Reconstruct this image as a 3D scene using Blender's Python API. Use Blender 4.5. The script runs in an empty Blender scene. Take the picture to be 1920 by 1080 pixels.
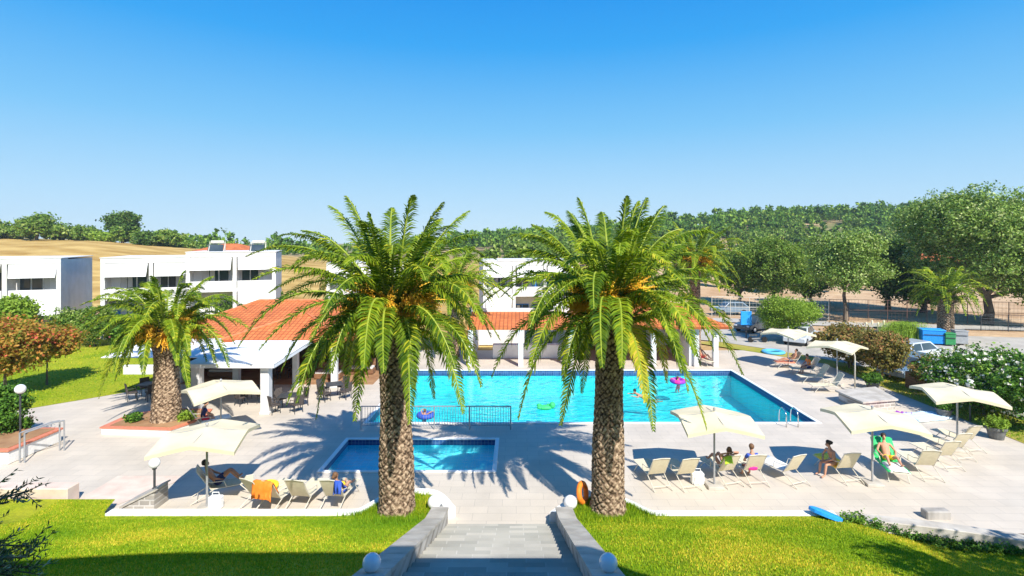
import bpy, bmesh, math, random
import numpy as np
from mathutils import Vector, Matrix
R = math.radians
sc = bpy.context.scene
col = sc.collection
random.seed(7)
# ------------------------------------------------------------------ camera, sky, sun, exposure
HC, F0, U0, V0 = 8.5, 1000.0, 968.0, 452.0
cam = bpy.data.cameras.new("camera"); co = bpy.data.objects.new("camera", cam); col.objects.link(co)
co.location = (0, 0, HC); co.rotation_euler = (R(90), 0, 0)
cam.sensor_width = 36; cam.lens = 36 * F0 / 1920
cam.shift_x = -8 / 1920; cam.shift_y = -88 / 1920
cam.clip_start = 0.1; cam.clip_end = 5000
sc.camera = co
SUND = Vector((0.43, -0.92, 1.0)).normalized()          # towards the sun
w = bpy.data.worlds.new("World"); sc.world = w; w.use_nodes = True
wn = w.node_tree.nodes; wl = w.node_tree.links
bg = wn['Background']; sky = wn.new('ShaderNodeTexSky'); sky.sky_type = 'NISHITA'; sky.sun_disc = False
sky.sun_elevation = math.asin(SUND.z); sky.sun_rotation = math.atan2(SUND.x, SUND.y)
sky.altitude = 50; sky.air_density = 1.0; sky.dust_density = 0.25; sky.ozone_density = 4.0
hs = wn.new('ShaderNodeHueSaturation'); hs.inputs['Saturation'].default_value = 1.12; hs.inputs['Hue'].default_value = 0.492
wl.new(sky.outputs[0], hs.inputs['Color'])
# deep azure overhead falling to pale blue at the horizon, mixed over the physical sky
wtc = wn.new('ShaderNodeTexCoord'); wsp = wn.new('ShaderNodeSeparateXYZ'); wl.new(wtc.outputs['Generated'], wsp.inputs[0])
wr = wn.new('ShaderNodeValToRGB'); we = wr.color_ramp.elements
for i_, (p_, c_) in enumerate(((0.0, (.62, .82, .96)), (.08, (.45, .72, .95)), (.20, (.20, .56, .93)), (.34, (.035, .38, .90)), (.46, (.008, .28, .84)), (1.0, (.008, .13, .50)))):
    x_ = we[i_] if i_ < 2 else we.new(p_)
    x_.position = p_; x_.color = (*c_, 1)
wl.new(wsp.outputs[2], wr.inputs[0])
wv = wn.new('ShaderNodeVectorMath'); wv.operation = 'SCALE'; wv.inputs['Scale'].default_value = 4.5; wl.new(wr.outputs[0], wv.inputs[0])
wmx = wn.new('ShaderNodeMixRGB'); wmx.inputs[0].default_value = .97; wl.new(hs.outputs[0], wmx.inputs[1]); wl.new(wv.outputs[0], wmx.inputs[2])
wl.new(wmx.outputs[0], bg.inputs['Color'])
bg.inputs['Strength'].default_value = 0.15
sun = bpy.data.lights.new("sun", 'SUN'); so = bpy.data.objects.new("sun", sun); col.objects.link(so)
sun.energy = 4.6; sun.angle = R(0.5); sun.color = (1.0, 0.945, 0.86)
so.rotation_euler = SUND.to_track_quat('Z', 'Y').to_euler(); so.location = (30, -40, 60)
sc.view_settings.view_transform = 'Standard'; sc.view_settings.look = 'None'
sc.view_settings.exposure = 0.61; sc.view_settings.gamma = 1

# ------------------------------------------------------------------ helpers
def P(u, v, z=0.0):
    """ground contact seen at a pixel -> its place on the level z"""
    D = (HC - z) * F0 / (v - V0); return Vector(((u - U0) * D / F0, D, z))
def Q(u, v, D):
    return Vector(((u - U0) * D / F0, D, HC - (v - V0) * D / F0))
def tag(o, label=None, cat=None, group=None, kind=None):
    if label: o['label'] = label
    if cat: o['category'] = cat
    if group: o['group'] = group
    if kind: o['kind'] = kind
    return o
def empty(name, loc, rz=0, label=None, cat=None, group=None):
    o = bpy.data.objects.new(name, None); col.objects.link(o); o.location = loc; o.rotation_euler = (0, 0, rz)
    o.empty_display_size = .1
    return tag(o, label, cat, group)
def copy_tree(o, parent=None):
    c = o.copy(); col.objects.link(c)
    if parent: c.parent = parent
    for ch in list(o.children): copy_tree(ch, c)
    return c
def relabel(o, label, loc=None, rz=None, group=None):
    o['label'] = label
    if loc is not None: o.location = loc
    if rz is not None: o.rotation_euler = (0, 0, rz)
    if group: o['group'] = group
    return o
def np_mesh(name, V, F, mats, parent=None, loc=(0, 0, 0), smooth=False, mi=None):
    me = bpy.data.meshes.new(name)
    V = np.asarray(V, dtype=np.float32)
    if isinstance(F, np.ndarray):
        n, k = F.shape
        me.vertices.add(len(V)); me.vertices.foreach_set('co', V.ravel())
        me.loops.add(n * k); me.loops.foreach_set('vertex_index', F.astype(np.int32).ravel())
        me.polygons.add(n); me.polygons.foreach_set('loop_start', np.arange(0, n * k, k, dtype=np.int32))
        try: me.polygons.foreach_set('loop_total', np.full(n, k, dtype=np.int32))
        except Exception: pass
        me.update(calc_edges=True)
    else:
        me.from_pydata([tuple(map(float, v)) for v in V], [], F); me.update()
    for m in (mats if isinstance(mats, (list, tuple)) else [mats]): me.materials.append(m)
    if mi is not None: me.polygons.foreach_set('material_index', np.asarray(mi, dtype=np.int32))
    if smooth: me.polygons.foreach_set('use_smooth', np.ones(len(me.polygons), dtype=bool))
    me.update()
    o = bpy.data.objects.new(name, me); col.objects.link(o); o.location = loc
    if parent: o.parent = parent
    return o
class MB:
    def __init__(s): s.v = []; s.f = []; s.m = []
    def add(s, vs, fs, m=0):
        b = len(s.v); s.v += [tuple(v) for v in vs]; s.f += [tuple(i + b for i in f) for f in fs]; s.m += [m] * len(fs); return s
    def box(s, c, d, rz=0, m=0, rx=0, ry=0, taper=1.0, bev=None):
        x, y, z = d[0] / 2, d[1] / 2, d[2] / 2
        M = Matrix.Rotation(rz, 3, 'Z') @ Matrix.Rotation(ry, 3, 'Y') @ Matrix.Rotation(rx, 3, 'X')
        if bev is None: bev = min(d) * .12 if min(d) > .015 else 0
        if bev <= 0:
            vs = [(sx * x * (taper if sz > 0 else 1), sy * y * (taper if sz > 0 else 1), sz * z) for sz in (-1, 1) for sx, sy in ((-1, -1), (1, -1), (1, 1), (-1, 1))]
            fs = [(3, 2, 1, 0), (4, 5, 6, 7), (0, 1, 5, 4), (1, 2, 6, 5), (2, 3, 7, 6), (3, 0, 4, 7)]
        else:
            b = min(bev, .03); rings = []
            for zz, ins in ((-z, b), (-z + b, 0), (z - b, 0), (z, b)):
                t = taper if zz > 0 else 1
                X, Y = (x) * t, (y) * t
                if ins: rings.append([(-X + b, -Y + b, zz), (X - b, -Y + b, zz), (X - b, -Y + b, zz), (X - b, Y - b, zz), (X - b, Y - b, zz), (-X + b, Y - b, zz), (-X + b, Y - b, zz), (-X + b, -Y + b, zz)])
                rr = [(-X + b, -Y, zz), (X - b, -Y, zz), (X, -Y + b, zz), (X, Y - b, zz), (X - b, Y, zz), (-X + b, Y, zz), (-X, Y - b, zz), (-X, -Y + b, zz)]
                if ins: rings[-1] = [((-X + b), (-Y + b), zz), ((X - b), (-Y + b), zz), ((X - b), (-Y + b), zz), ((X - b), (Y - b), zz), ((X - b), (Y - b), zz), ((-X + b), (Y - b), zz), ((-X + b), (Y - b), zz), ((-X + b), (-Y + b), zz)]
                else: rings.append(rr)
            # top and bottom use 4 corners only
            vs = []; fs = []
            bot = [rings[0][i] for i in (0, 2, 4, 6)]; top = [rings[3][i] for i in (0, 2, 4, 6)]
            vs = bot + rings[1] + rings[2] + top
            o1, o2, o3 = 4, 12, 20
            fs = [(3, 2, 1, 0), (o3, o3 + 1, o3 + 2, o3 + 3)]
            for i in range(8): fs.append((o1 + i, o1 + (i + 1) % 8, o2 + (i + 1) % 8, o2 + i))
            # side strips and corner triangles
            for k in range(4):
                a, b2 = 2 * k, 2 * k + 1; c2 = (2 * k + 2) % 8
                fs.append((k, (k + 1) % 4, o1 + b2, o1 + a)); fs.append(((k + 1) % 4, o1 + c2, o1 + b2))
                fs.append((o2 + a, o2 + b2, o3 + (k + 1) % 4, o3 + k)); fs.append((o2 + b2, o2 + c2, o3 + (k + 1) % 4))
        C = Vector(c)
        return s.add([tuple(M @ Vector(v) + C) for v in vs], fs, m)
    def tube(s, pts, rad, n=8, m=0, cap=True):
        pts = [Vector(p) for p in pts]; N = len(pts)
        if not isinstance(rad, (list, tuple)): rad = [rad] * N
        vs = []; fs = []; ref = None
        for i, p in enumerate(pts):
            T = (pts[min(i + 1, N - 1)] - pts[max(i - 1, 0)]).normalized()
            if ref is None: ref = Vector((0, 0, 1)) if abs(T.z) < .9 else Vector((1, 0, 0))
            A = (ref - T * ref.dot(T)).normalized(); ref = A; B = T.cross(A)
            for k in range(n):
                a = 2 * math.pi * k / n; vs.append(p + (A * math.cos(a) + B * math.sin(a)) * rad[i])
        for i in range(N - 1):
            for k in range(n):
                k2 = (k + 1) % n; fs.append((i * n + k, i * n + k2, (i + 1) * n + k2, (i + 1) * n + k))
        if cap: fs.append(tuple(range(n - 1, -1, -1))); fs.append(tuple((N - 1) * n + k for k in range(n)))
        return s.add(vs, fs, m)
    def lathe(s, prof, c=(0, 0, 0), n=20, m=0, sx=1, sy=1):
        vs = []; fs = []
        for r, z in prof:
            for k in range(n):
                a = 2 * math.pi * k / n; vs.append((c[0] + r * sx * math.cos(a), c[1] + r * sy * math.sin(a), c[2] + z))
        for i in range(len(prof) - 1):
            for k in range(n):
                k2 = (k + 1) % n; fs.append((i * n + k, i * n + k2, (i + 1) * n + k2, (i + 1) * n + k))
        fs.append(tuple(range(n - 1, -1, -1))); fs.append(tuple((len(prof) - 1) * n + k for k in range(n)))
        return s.add(vs, fs, m)
    def ball(s, c, r, n=16, m=0, sx=1, sy=1, sz=1):
        k = n // 2
        prof = [(max(1e-4, r * math.sin(math.pi * i / k)), -r * sz * math.cos(math.pi * i / k)) for i in range(k + 1)]
        return s.lathe(prof, c, n, m, sx, sy)
    def prism(s, pts, z0, z1, m=0):
        n = len(pts)
        area = sum(pts[i][0] * pts[(i + 1) % n][1] - pts[(i + 1) % n][0] * pts[i][1] for i in range(n))
        if area < 0: pts = pts[::-1]
        vs = [(p[0], p[1], z0) for p in pts] + [(p[0], p[1], z1) for p in pts]
        fs = [tuple(range(n - 1, -1, -1)), tuple(range(n, 2 * n))] + [(i, (i + 1) % n, n + (i + 1) % n, n + i) for i in range(n)]
        return s.add(vs, fs, m)
    def sheet(s, pts, th=.01, m=0):
        """thin solid from a 3d polygon"""
        n = len(pts); pts = [Vector(p) for p in pts]
        nn = (pts[1] - pts[0]).cross(pts[2] - pts[0]).normalized() * th
        vs = pts + [p - nn for p in pts]
        fs = [tuple(range(n)), tuple(range(2 * n - 1, n - 1, -1))] + [(i, n + i, n + (i + 1) % n, (i + 1) % n) for i in range(n)]
        return s.add(vs, fs, m)
    def build(s, name, mats, parent=None, loc=(0, 0, 0), smooth=False):
        return np_mesh(name, np.array(s.v) if s.v else np.zeros((0, 3)), s.f, mats, parent, loc, smooth, s.m)
    def shift(s, d): s.v = [(v[0] + d[0], v[1] + d[1], v[2] + d[2]) for v in s.v]; return s

# ------------------------------------------------------------------ materials
MT = {}
def mat(name, c1, c2=None, rough=.8, scale=4, detail=5, bump=0, bscale=None, metal=0, spec=.3, stretch=None, coat=0, c3=None, lo=.35, hi=.65):
    m = bpy.data.materials.new(name); m.use_nodes = True; n = m.node_tree.nodes; l = m.node_tree.links; b = n['Principled BSDF']
    b.inputs['Roughness'].default_value = rough; b.inputs['Metallic'].default_value = metal
    b.inputs['Specular IOR Level'].default_value = spec; b.inputs['Coat Weight'].default_value = coat
    tc = n.new('ShaderNodeTexCoord'); src = tc.outputs['Object']
    if stretch:
        mp = n.new('ShaderNodeMapping'); mp.inputs['Scale'].default_value = stretch; l.new(src, mp.inputs[0]); src = mp.outputs[0]
    if c2:
        nz = n.new('ShaderNodeTexNoise'); nz.inputs['Scale'].default_value = scale; nz.inputs['Detail'].default_value = detail; l.new(src, nz.inputs['Vector'])
        r = n.new('ShaderNodeValToRGB'); e = r.color_ramp.elements
        e[0].position = lo; e[0].color = (*c1, 1); e[1].position = hi; e[1].color = (*c2, 1)
        if c3: x = e.new((lo + hi) / 2); x.color = (*c3, 1)
        l.new(nz.outputs['Fac'], r.inputs[0]); l.new(r.outputs[0], b.inputs['Base Color'])
    else: b.inputs['Base Color'].default_value = (*c1, 1)
    if bump:
        nb = n.new('ShaderNodeTexNoise'); nb.inputs['Scale'].default_value = bscale or scale * 4; nb.inputs['Detail'].default_value = 6; l.new(src, nb.inputs['Vector'])
        bp = n.new('ShaderNodeBump'); bp.inputs['Strength'].default_value = bump; bp.inputs['Distance'].default_value = .02
        l.new(nb.outputs['Fac'], bp.inputs['Height']); l.new(bp.outputs[0], b.inputs['Normal'])
    MT[name] = m; return m
def leafmat(name, ca, cb, cc=None, trans=.35, nscale=.8, rough=.6, drift=1.1):
    """leaf: each leaf its own tone, a slow drift over the crown, some light passing through"""
    m = bpy.data.materials.new(name); m.use_nodes = True; n = m.node_tree.nodes; l = m.node_tree.links; b = n['Principled BSDF']
    g = n.new('ShaderNodeNewGeometry'); r = n.new('ShaderNodeValToRGB'); e = r.color_ramp.elements
    e[0].color = (*ca, 1); e[1].color = (*cb, 1)
    if cc: e[1].position = .85; x = e.new(1.0); x.color = (*cc, 1)
    nz = n.new('ShaderNodeTexNoise'); nz.inputs['Scale'].default_value = nscale
    tc = n.new('ShaderNodeTexCoord'); l.new(tc.outputs['Object'], nz.inputs['Vector'])
    ad = n.new('ShaderNodeMath'); ad.operation = 'MULTIPLY_ADD'; ad.inputs[1].default_value = drift; ad.inputs[2].default_value = -drift / 2
    l.new(nz.outputs['Fac'], ad.inputs[0]); a2 = n.new('ShaderNodeMath'); a2.use_clamp = True
    l.new(g.outputs['Random Per Island'], a2.inputs[0]); l.new(ad.outputs[0], a2.inputs[1]); l.new(a2.outputs[0], r.inputs[0])
    l.new(r.outputs[0], b.inputs['Base Color']); b.inputs['Roughness'].default_value = rough; b.inputs['Specular IOR Level'].default_value = .18
    t = n.new('ShaderNodeBsdfTranslucent'); mx = n.new('ShaderNodeMixShader'); mx.inputs[0].default_value = trans
    gm = n.new('ShaderNodeMixRGB'); gm.blend_type = 'MULTIPLY'; gm.inputs[0].default_value = 1; gm.inputs[2].default_value = (1.5, 1.35, .5, 1)
    l.new(r.outputs[0], gm.inputs[1]); l.new(gm.outputs[0], t.inputs['Color'])
    l.new(b.outputs[0], mx.inputs[1]); l.new(t.outputs[0], mx.inputs[2]); l.new(mx.outputs[0], n['Material Output'].inputs[0])
    MT[name] = m; return m
def tilemat(name, ca, cb, mortar, sx, sy, ms=.02, rough=.7, bump=.3, off=.5, var=.5, rot=0, vert=False, noise=.25):
    m = bpy.data.materials.new(name); m.use_nodes = True; n = m.node_tree.nodes; l = m.node_tree.links; b = n['Principled BSDF']
    tc = n.new('ShaderNodeTexCoord'); mp = n.new('ShaderNodeMapping'); mp.inputs['Rotation'].default_value = (R(90) if vert else 0, 0, rot)
    l.new(tc.outputs['Object'], mp.inputs[0])
    br = n.new('ShaderNodeTexBrick'); br.inputs['Scale'].default_value = 1; br.inputs['Brick Width'].default_value = sx; br.inputs['Row Height'].default_value = sy
    br.inputs['Mortar Size'].default_value = ms; br.inputs['Mortar Smooth'].default_value = .3; br.offset = off; br.inputs['Bias'].default_value = var - .5
    br.inputs['Color1'].default_value = (*ca, 1); br.inputs['Color2'].default_value = (*cb, 1); br.inputs['Mortar'].default_value = (*mortar, 1)
    l.new(mp.outputs[0], br.inputs['Vector'])
    nz = n.new('ShaderNodeTexNoise'); nz.inputs['Scale'].default_value = .6; nz.inputs['Detail'].default_value = 8; l.new(tc.outputs['Object'], nz.inputs['Vector'])
    rr = n.new('ShaderNodeValToRGB'); rr.color_ramp.elements[0].position = .3; rr.color_ramp.elements[0].color = (1 - noise,) * 3 + (1,); rr.color_ramp.elements[1].position = .62; rr.color_ramp.elements[1].color = (1, 1, 1, 1)
    l.new(nz.outputs['Fac'], rr.inputs[0]); mx = n.new('ShaderNodeMixRGB'); mx.blend_type = 'MULTIPLY'; mx.inputs[0].default_value = 1
    l.new(br.outputs['Color'], mx.inputs[1]); l.new(rr.outputs[0], mx.inputs[2]); l.new(mx.outputs[0], b.inputs['Base Color'])
    b.inputs['Roughness'].default_value = rough; b.inputs['Specular IOR Level'].default_value = .3
    if bump:
        bp = n.new('ShaderNodeBump'); bp.inputs['Strength'].default_value = bump; bp.inputs['Distance'].default_value = .01; bp.invert = True
        l.new(br.outputs['Fac'], bp.inputs['Height']); l.new(bp.outputs[0], b.inputs['Normal'])
    MT[name] = m; return m
mat('plaster', (.66, .655, .64), (.74, .73, .72), scale=1.2, bump=.08, bscale=30)
mat('plaster_pink', (.62, .49, .40), (.72, .60, .50), scale=2, bump=.1, bscale=30)
mat('white_paint', (.86, .85, .82), (.74, .72, .68), scale=2, rough=.6, bump=.15, bscale=20, lo=.5, hi=.8)
mat('canvas_cream', (.72, .63, .42), (.78, .69, .48), rough=.85, scale=1.5, bump=.1, bscale=60)
mat('canvas_white', (.84, .84, .84), (.78, .78, .78), rough=.85, scale=1.5)
mat('sling', (.66, .58, .40), (.72, .64, .46), rough=.85, scale=10, bump=.2, bscale=150)
mat('white_metal', (.70, .66, .56), (.60, .56, .46), scale=8, rough=.4, spec=.5)
mat('grey_metal', (.34, .35, .36), (.42, .43, .44), scale=6, rough=.4, metal=.3, spec=.5)
mat('steel', (.68, .70, .72), rough=.15, metal=1)
mat('pot_grey', (.10, .10, .10), (.18, .18, .17), scale=6, rough=.7, bump=.3)
mat('dark_metal', (.04, .045, .05), (.07, .075, .08), scale=6, rough=.5)
mat('globe_glass', (.86, .87, .88), rough=.15, spec=.6, coat=.5)
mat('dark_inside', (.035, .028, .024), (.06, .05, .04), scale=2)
mat('wood', (.16, .08, .04), (.28, .15, .08), scale=3, stretch=(1, 1, 8), rough=.6, bump=.2)
mat('wicker', (.06, .05, .045), (.12, .10, .09), scale=40, bump=.5, bscale=120)
mat('wicker_brown', (.10, .06, .045), (.18, .10, .08), scale=40, bump=.5, bscale=120)
mat('glass_dark', (.03, .05, .06), (.07, .09, .10), rough=.08, spec=.8, scale=.7)
mat('door_blue', (.05, .20, .55), (.07, .26, .62), rough=.5)
mat('curtain', (.72, .70, .66), (.60, .58, .55), scale=8, stretch=(6, 6, .2))
mat('terracotta', (.55, .17, .07), (.68, .26, .12), scale=3, rough=.8, bump=.3)
mat('asphalt', (.42, .39, .34), (.52, .48, .42), scale=.8, detail=8, bump=.2, bscale=60)
mat('concrete', (.42, .38, .32), (.58, .54, .47), scale=2, detail=8, bump=.3, bscale=25)
mat('soil', (.30, .16, .08), (.42, .25, .13), scale=1.5, detail=8, bump=.4)
mat('skin', (.52, .27, .17), (.58, .31, .20), rough=.55, scale=10)
mat('skin_tan', (.42, .20, .12), (.47, .24, .15), rough=.55, scale=10)
mat('hair_dark', (.02, .014, .01), (.05, .035, .025), scale=60, rough=.6)
mat('hair_brown', (.14, .07, .035), (.20, .11, .055), scale=60, rough=.6)
for nm, c in dict(c_blue=(.03, .09, .45), c_yellow=(.85, .62, .03), c_green=(.04, .55, .16), c_orange=(.85, .22, .02), c_red=(.6, .03, .06), c_pink=(.75, .03, .28),
                  c_skyblue=(.02, .30, .80), c_white=(.82, .82, .80), c_lime=(.45, .70, .03), c_bin=(.01, .22, .62), c_bing=(.03, .22, .07), c_purple=(.30, .04, .42),
                  c_float=(.10, .45, .78), c_pale=(.60, .75, .88), c_black=(.03, .03, .035), c_brick=(.58, .20, .12), c_navy=(.02, .03, .12)).items():
    mat(nm, c, tuple(min(1, x * 1.18 + .01) for x in c), rough=.6, scale=9, bump=.15, bscale=40)
def paint(name, c):
    m = mat(name, c, rough=.3, spec=.5, coat=.7); return m
paint('car_silver', (.17, .25, .33)); paint('car_white', (.55, .60, .64)); paint('car_dark', (.05, .06, .07))
mat('tyre', (.02, .02, .02), rough=.9)
leafmat('palm_leaf', (.035, .095, .006), (.19, .28, .010), (.44, .45, .025), trans=.3, nscale=.5)
leafmat('palm_leaf_light', (.10, .20, .010), (.30, .39, .015), (.55, .52, .04), trans=.3, nscale=.5)
leafmat('palm_leaf_old', (.30, .34, .02), (.58, .50, .03), (.50, .32, .10), trans=.25, nscale=.5)
leafmat('palm_leaf_dry', (.25, .16, .06), (.42, .28, .12), (.50, .36, .16), trans=.1, nscale=.5)
mat('rachis', (.22, .32, .03), (.36, .42, .05), scale=2, rough=.5)
mat('fruit', (.80, .36, .012), (.92, .60, .05), scale=5, rough=.6)
leafmat('tree_leaf', (.06, .14, .018), (.23, .35, .05), (.42, .50, .15), trans=.3, drift=1.6)
leafmat('tree_leaf_dark', (.035, .09, .016), (.12, .22, .035), (.26, .34, .09), trans=.2)
leafmat('tree_leaf_light', (.14, .25, .025), (.30, .44, .05), (.38, .50, .09), trans=.3)
leafmat('tree_leaf_silver', (.08, .17, .025), (.29, .41, .08), (.54, .60, .26), trans=.15, rough=.4)
leafmat('pine_leaf', (.04, .12, .018), (.19, .34, .04), (.38, .50, .07), trans=.2, nscale=.14)
leafmat('red_leaf', (.14, .20, .02), (.50, .26, .05), (.70, .14, .09), trans=.25)
leafmat('rust_leaf', (.12, .14, .03), (.30, .22, .06), (.48, .22, .10), trans=.2)
leafmat('olive_leaf', (.05, .09, .025), (.20, .26, .09), (.55, .58, .42), trans=.1, rough=.35)
leafmat('ivy_leaf', (.03, .10, .012), (.12, .26, .03), (.26, .42, .05), trans=.2)
leafmat('flower_white', (.75, .74, .68), (.88, .86, .80), trans=.3)
leafmat('flower_pink', (.80, .25, .35), (.85, .45, .50), trans=.3)
leafmat('grass_blade', (.14, .29, .010), (.38, .49, .018), (.66, .54, .05), trans=.2, nscale=.30, drift=2.8)
mat('bark', (.10, .075, .055), (.24, .19, .14), scale=3, stretch=(1, 1, .2), bump=.8, bscale=8, rough=.9)
mat('bark_pale', (.30, .28, .25), (.45, .42, .38), scale=3, stretch=(1, 1, .2), bump=.5, bscale=8, rough=.9)
# lawn: greener patches, sunburnt patches
def lawnmat(name, g1, g2, dry, lo=.45, hi=.7):
    m = bpy.data.materials.new(name); m.use_nodes = True; n = m.node_tree.nodes; l = m.node_tree.links; b = n['Principled BSDF']
    tc = n.new('ShaderNodeTexCoord')
    def noise(s, d=6):
        x = n.new('ShaderNodeTexNoise'); x.inputs['Scale'].default_value = s; x.inputs['Detail'].default_value = d; l.new(tc.outputs['Object'], x.inputs['Vector']); return x.outputs['Fac']
    r = n.new('ShaderNodeValToRGB'); e = r.color_ramp.elements; e[0].position = .4; e[0].color = (*g1, 1); e[1].position = .6; e[1].color = (*g2, 1)
    l.new(noise(7, 8), r.inputs[0])
    k = n.new('ShaderNodeValToRGB'); k.color_ramp.elements[0].position = lo; k.color_ramp.elements[1].position = hi; l.new(noise(.28, 4), k.inputs[0])
    mx = n.new('ShaderNodeMixRGB'); l.new(k.outputs[0], mx.inputs[0]); l.new(r.outputs[0], mx.inputs[1]); mx.inputs[2].default_value = (*dry, 1)
    l.new(mx.outputs[0], b.inputs['Base Color']); b.inputs['Roughness'].default_value = .9; b.inputs['Specular IOR Level'].default_value = .1
    bp = n.new('ShaderNodeBump'); bp.inputs['Strength'].default_value = .9; bp.inputs['Distance'].default_value = .05; l.new(noise(22, 8), bp.inputs['Height']); l.new(bp.outputs[0], b.inputs['Normal'])
    MT[name] = m; return m
lawnmat('lawn', (.15, .26, .006), (.30, .40, .010), (.50, .44, .035), .42, .72)
lawnmat('lawn_green', (.15, .24, .008), (.30, .38, .014), (.42, .42, .03), .4, .7)
lawnmat('lawn_dry', (.24, .30, .03), (.36, .36, .05), (.46, .36, .10), .35, .6)
tilemat('deck', (.65, .575, .475), (.605, .54, .45), (.48, .43, .36), .9, .45, ms=.009, bump=.12, noise=.15)
tilemat('step_stone', (.52, .49, .42), (.37, .36, .31), (.54, .52, .46), .75, .40, ms=.012, bump=.25, noise=.3)
tilemat('rubble', (.50, .46, .40), (.36, .33, .29), (.60, .57, .52), .34, .17, ms=.03, bump=.9, vert=True, noise=.5)
tilemat('pool_tile', (.03, .72, .76), (.04, .80, .82), (.14, .80, .84), .30, .30, ms=.012, bump=.1, noise=.12, off=0)
tilemat('pool_tile_blue', (.12, .82, .92), (.14, .86, .95), (.3, .88, .94), .30, .30, ms=.012, bump=.1, noise=.12, off=0)
tilemat('band_tile', (.015, .06, .20), (.03, .11, .30), (.12, .22, .36), .15, .15, ms=.014, bump=.2, off=0, vert=True, noise=.2)
tilemat('roof_tile', (.80, .25, .075), (.68, .19, .055), (.42, .11, .035), .28, .34, ms=.035, bump=.9, off=0, noise=.3)
def watermat(name, tint, bs=1.6, ripples=.35):
    m = bpy.data.materials.new(name); m.use_nodes = True; n = m.node_tree.nodes; l = m.node_tree.links; n.remove(n['Principled BSDF'])
    tr = n.new('ShaderNodeBsdfTransparent'); tr.inputs[0].default_value = (*tint, 1); gl = n.new('ShaderNodeBsdfGlossy'); gl.inputs['Roughness'].default_value = .03; gl.inputs[0].default_value = (1, 1, 1, 1)
    fr = n.new('ShaderNodeFresnel'); fr.inputs[0].default_value = 1.33; mx = n.new('ShaderNodeMixShader')
    tc = n.new('ShaderNodeTexCoord'); mp = n.new('ShaderNodeMapping'); mp.inputs['Scale'].default_value = (.8, 1.5, 1); l.new(tc.outputs['Object'], mp.inputs[0])
    nz = n.new('ShaderNodeTexNoise'); nz.inputs['Scale'].default_value = bs; nz.inputs['Detail'].default_value = 3; l.new(mp.outputs[0], nz.inputs['Vector'])
    bp = n.new('ShaderNodeBump'); bp.inputs['Strength'].default_value = ripples; bp.inputs['Distance'].default_value = .12; l.new(nz.outputs['Fac'], bp.inputs['Height'])
    l.new(bp.outputs[0], gl.inputs['Normal']); l.new(bp.outputs[0], fr.inputs['Normal'])
    l.new(fr.outputs[0], mx.inputs[0]); l.new(tr.outputs[0], mx.inputs[1]); l.new(gl.outputs[0], mx.inputs[2]); l.new(mx.outputs[0], n['Material Output'].inputs[0])
    MT[name] = m; return m
watermat('water', (.76, .98, .99), 2.6, .42); watermat('water_small', (.93, 1.0, 1.0), 2.6, .3)
def terrainmat():
    m = bpy.data.materials.new('terrain'); m.use_nodes = True; n = m.node_tree.nodes; l = m.node_tree.links; b = n['Principled BSDF']
    tc = n.new('ShaderNodeTexCoord')
    def noise(s, d=6, st=None):
        src = tc.outputs['Object']
        if st: mp = n.new('ShaderNodeMapping'); mp.inputs['Scale'].default_value = st; l.new(src, mp.inputs[0]); src = mp.outputs[0]
        x = n.new('ShaderNodeTexNoise'); x.inputs['Scale'].default_value = s; x.inputs['Detail'].default_value = d; l.new(src, x.inputs['Vector']); return x.outputs['Fac']
    def ramp(f, a, b2, ca, cb):
        r = n.new('ShaderNodeValToRGB'); e = r.color_ramp.elements; e[0].position = a; e[0].color = (*ca, 1); e[1].position = b2; e[1].color = (*cb, 1); l.new(f, r.inputs[0]); return r.outputs[0]
    gold = ramp(noise(.12, 10, (1, 3, 1)), .35, .65, (.36, .22, .065), (.58, .41, .15))
    brown = ramp(noise(.2, 10), .35, .65, (.46, .29, .16), (.62, .45, .28))
    sp = n.new('ShaderNodeSeparateXYZ'); l.new(tc.outputs['Object'], sp.inputs[0])
    k = n.new('ShaderNodeMapRange'); k.inputs[1].default_value = 5; k.inputs[2].default_value = 25; l.new(sp.outputs[0], k.inputs[0])
    mx = n.new('ShaderNodeMixRGB'); l.new(k.outputs[0], mx.inputs[0]); l.new(gold, mx.inputs[1]); l.new(brown, mx.inputs[2])
    gr = ramp(noise(.03, 8), .40, .62, (.07, .12, .025), (.50, .36, .20))
    k2 = n.new('ShaderNodeMapRange'); k2.inputs[1].default_value = 125; k2.inputs[2].default_value = 175; l.new(sp.outputs[1], k2.inputs[0])
    m2 = n.new('ShaderNodeMixRGB'); l.new(k2.outputs[0], m2.inputs[0]); l.new(mx.outputs[0], m2.inputs[1]); l.new(gr, m2.inputs[2])
    l.new(m2.outputs[0], b.inputs['Base Color']); b.inputs['Roughness'].default_value = .95; b.inputs['Specular IOR Level'].default_value = .05
    bp = n.new('ShaderNodeBump'); bp.inputs['Strength'].default_value = .6; bp.inputs['Distance'].default_value = .3; l.new(noise(1.2, 8), bp.inputs['Height']); l.new(bp.outputs[0], b.inputs['Normal'])
    MT['terrain'] = m
terrainmat()
M = MT

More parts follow.
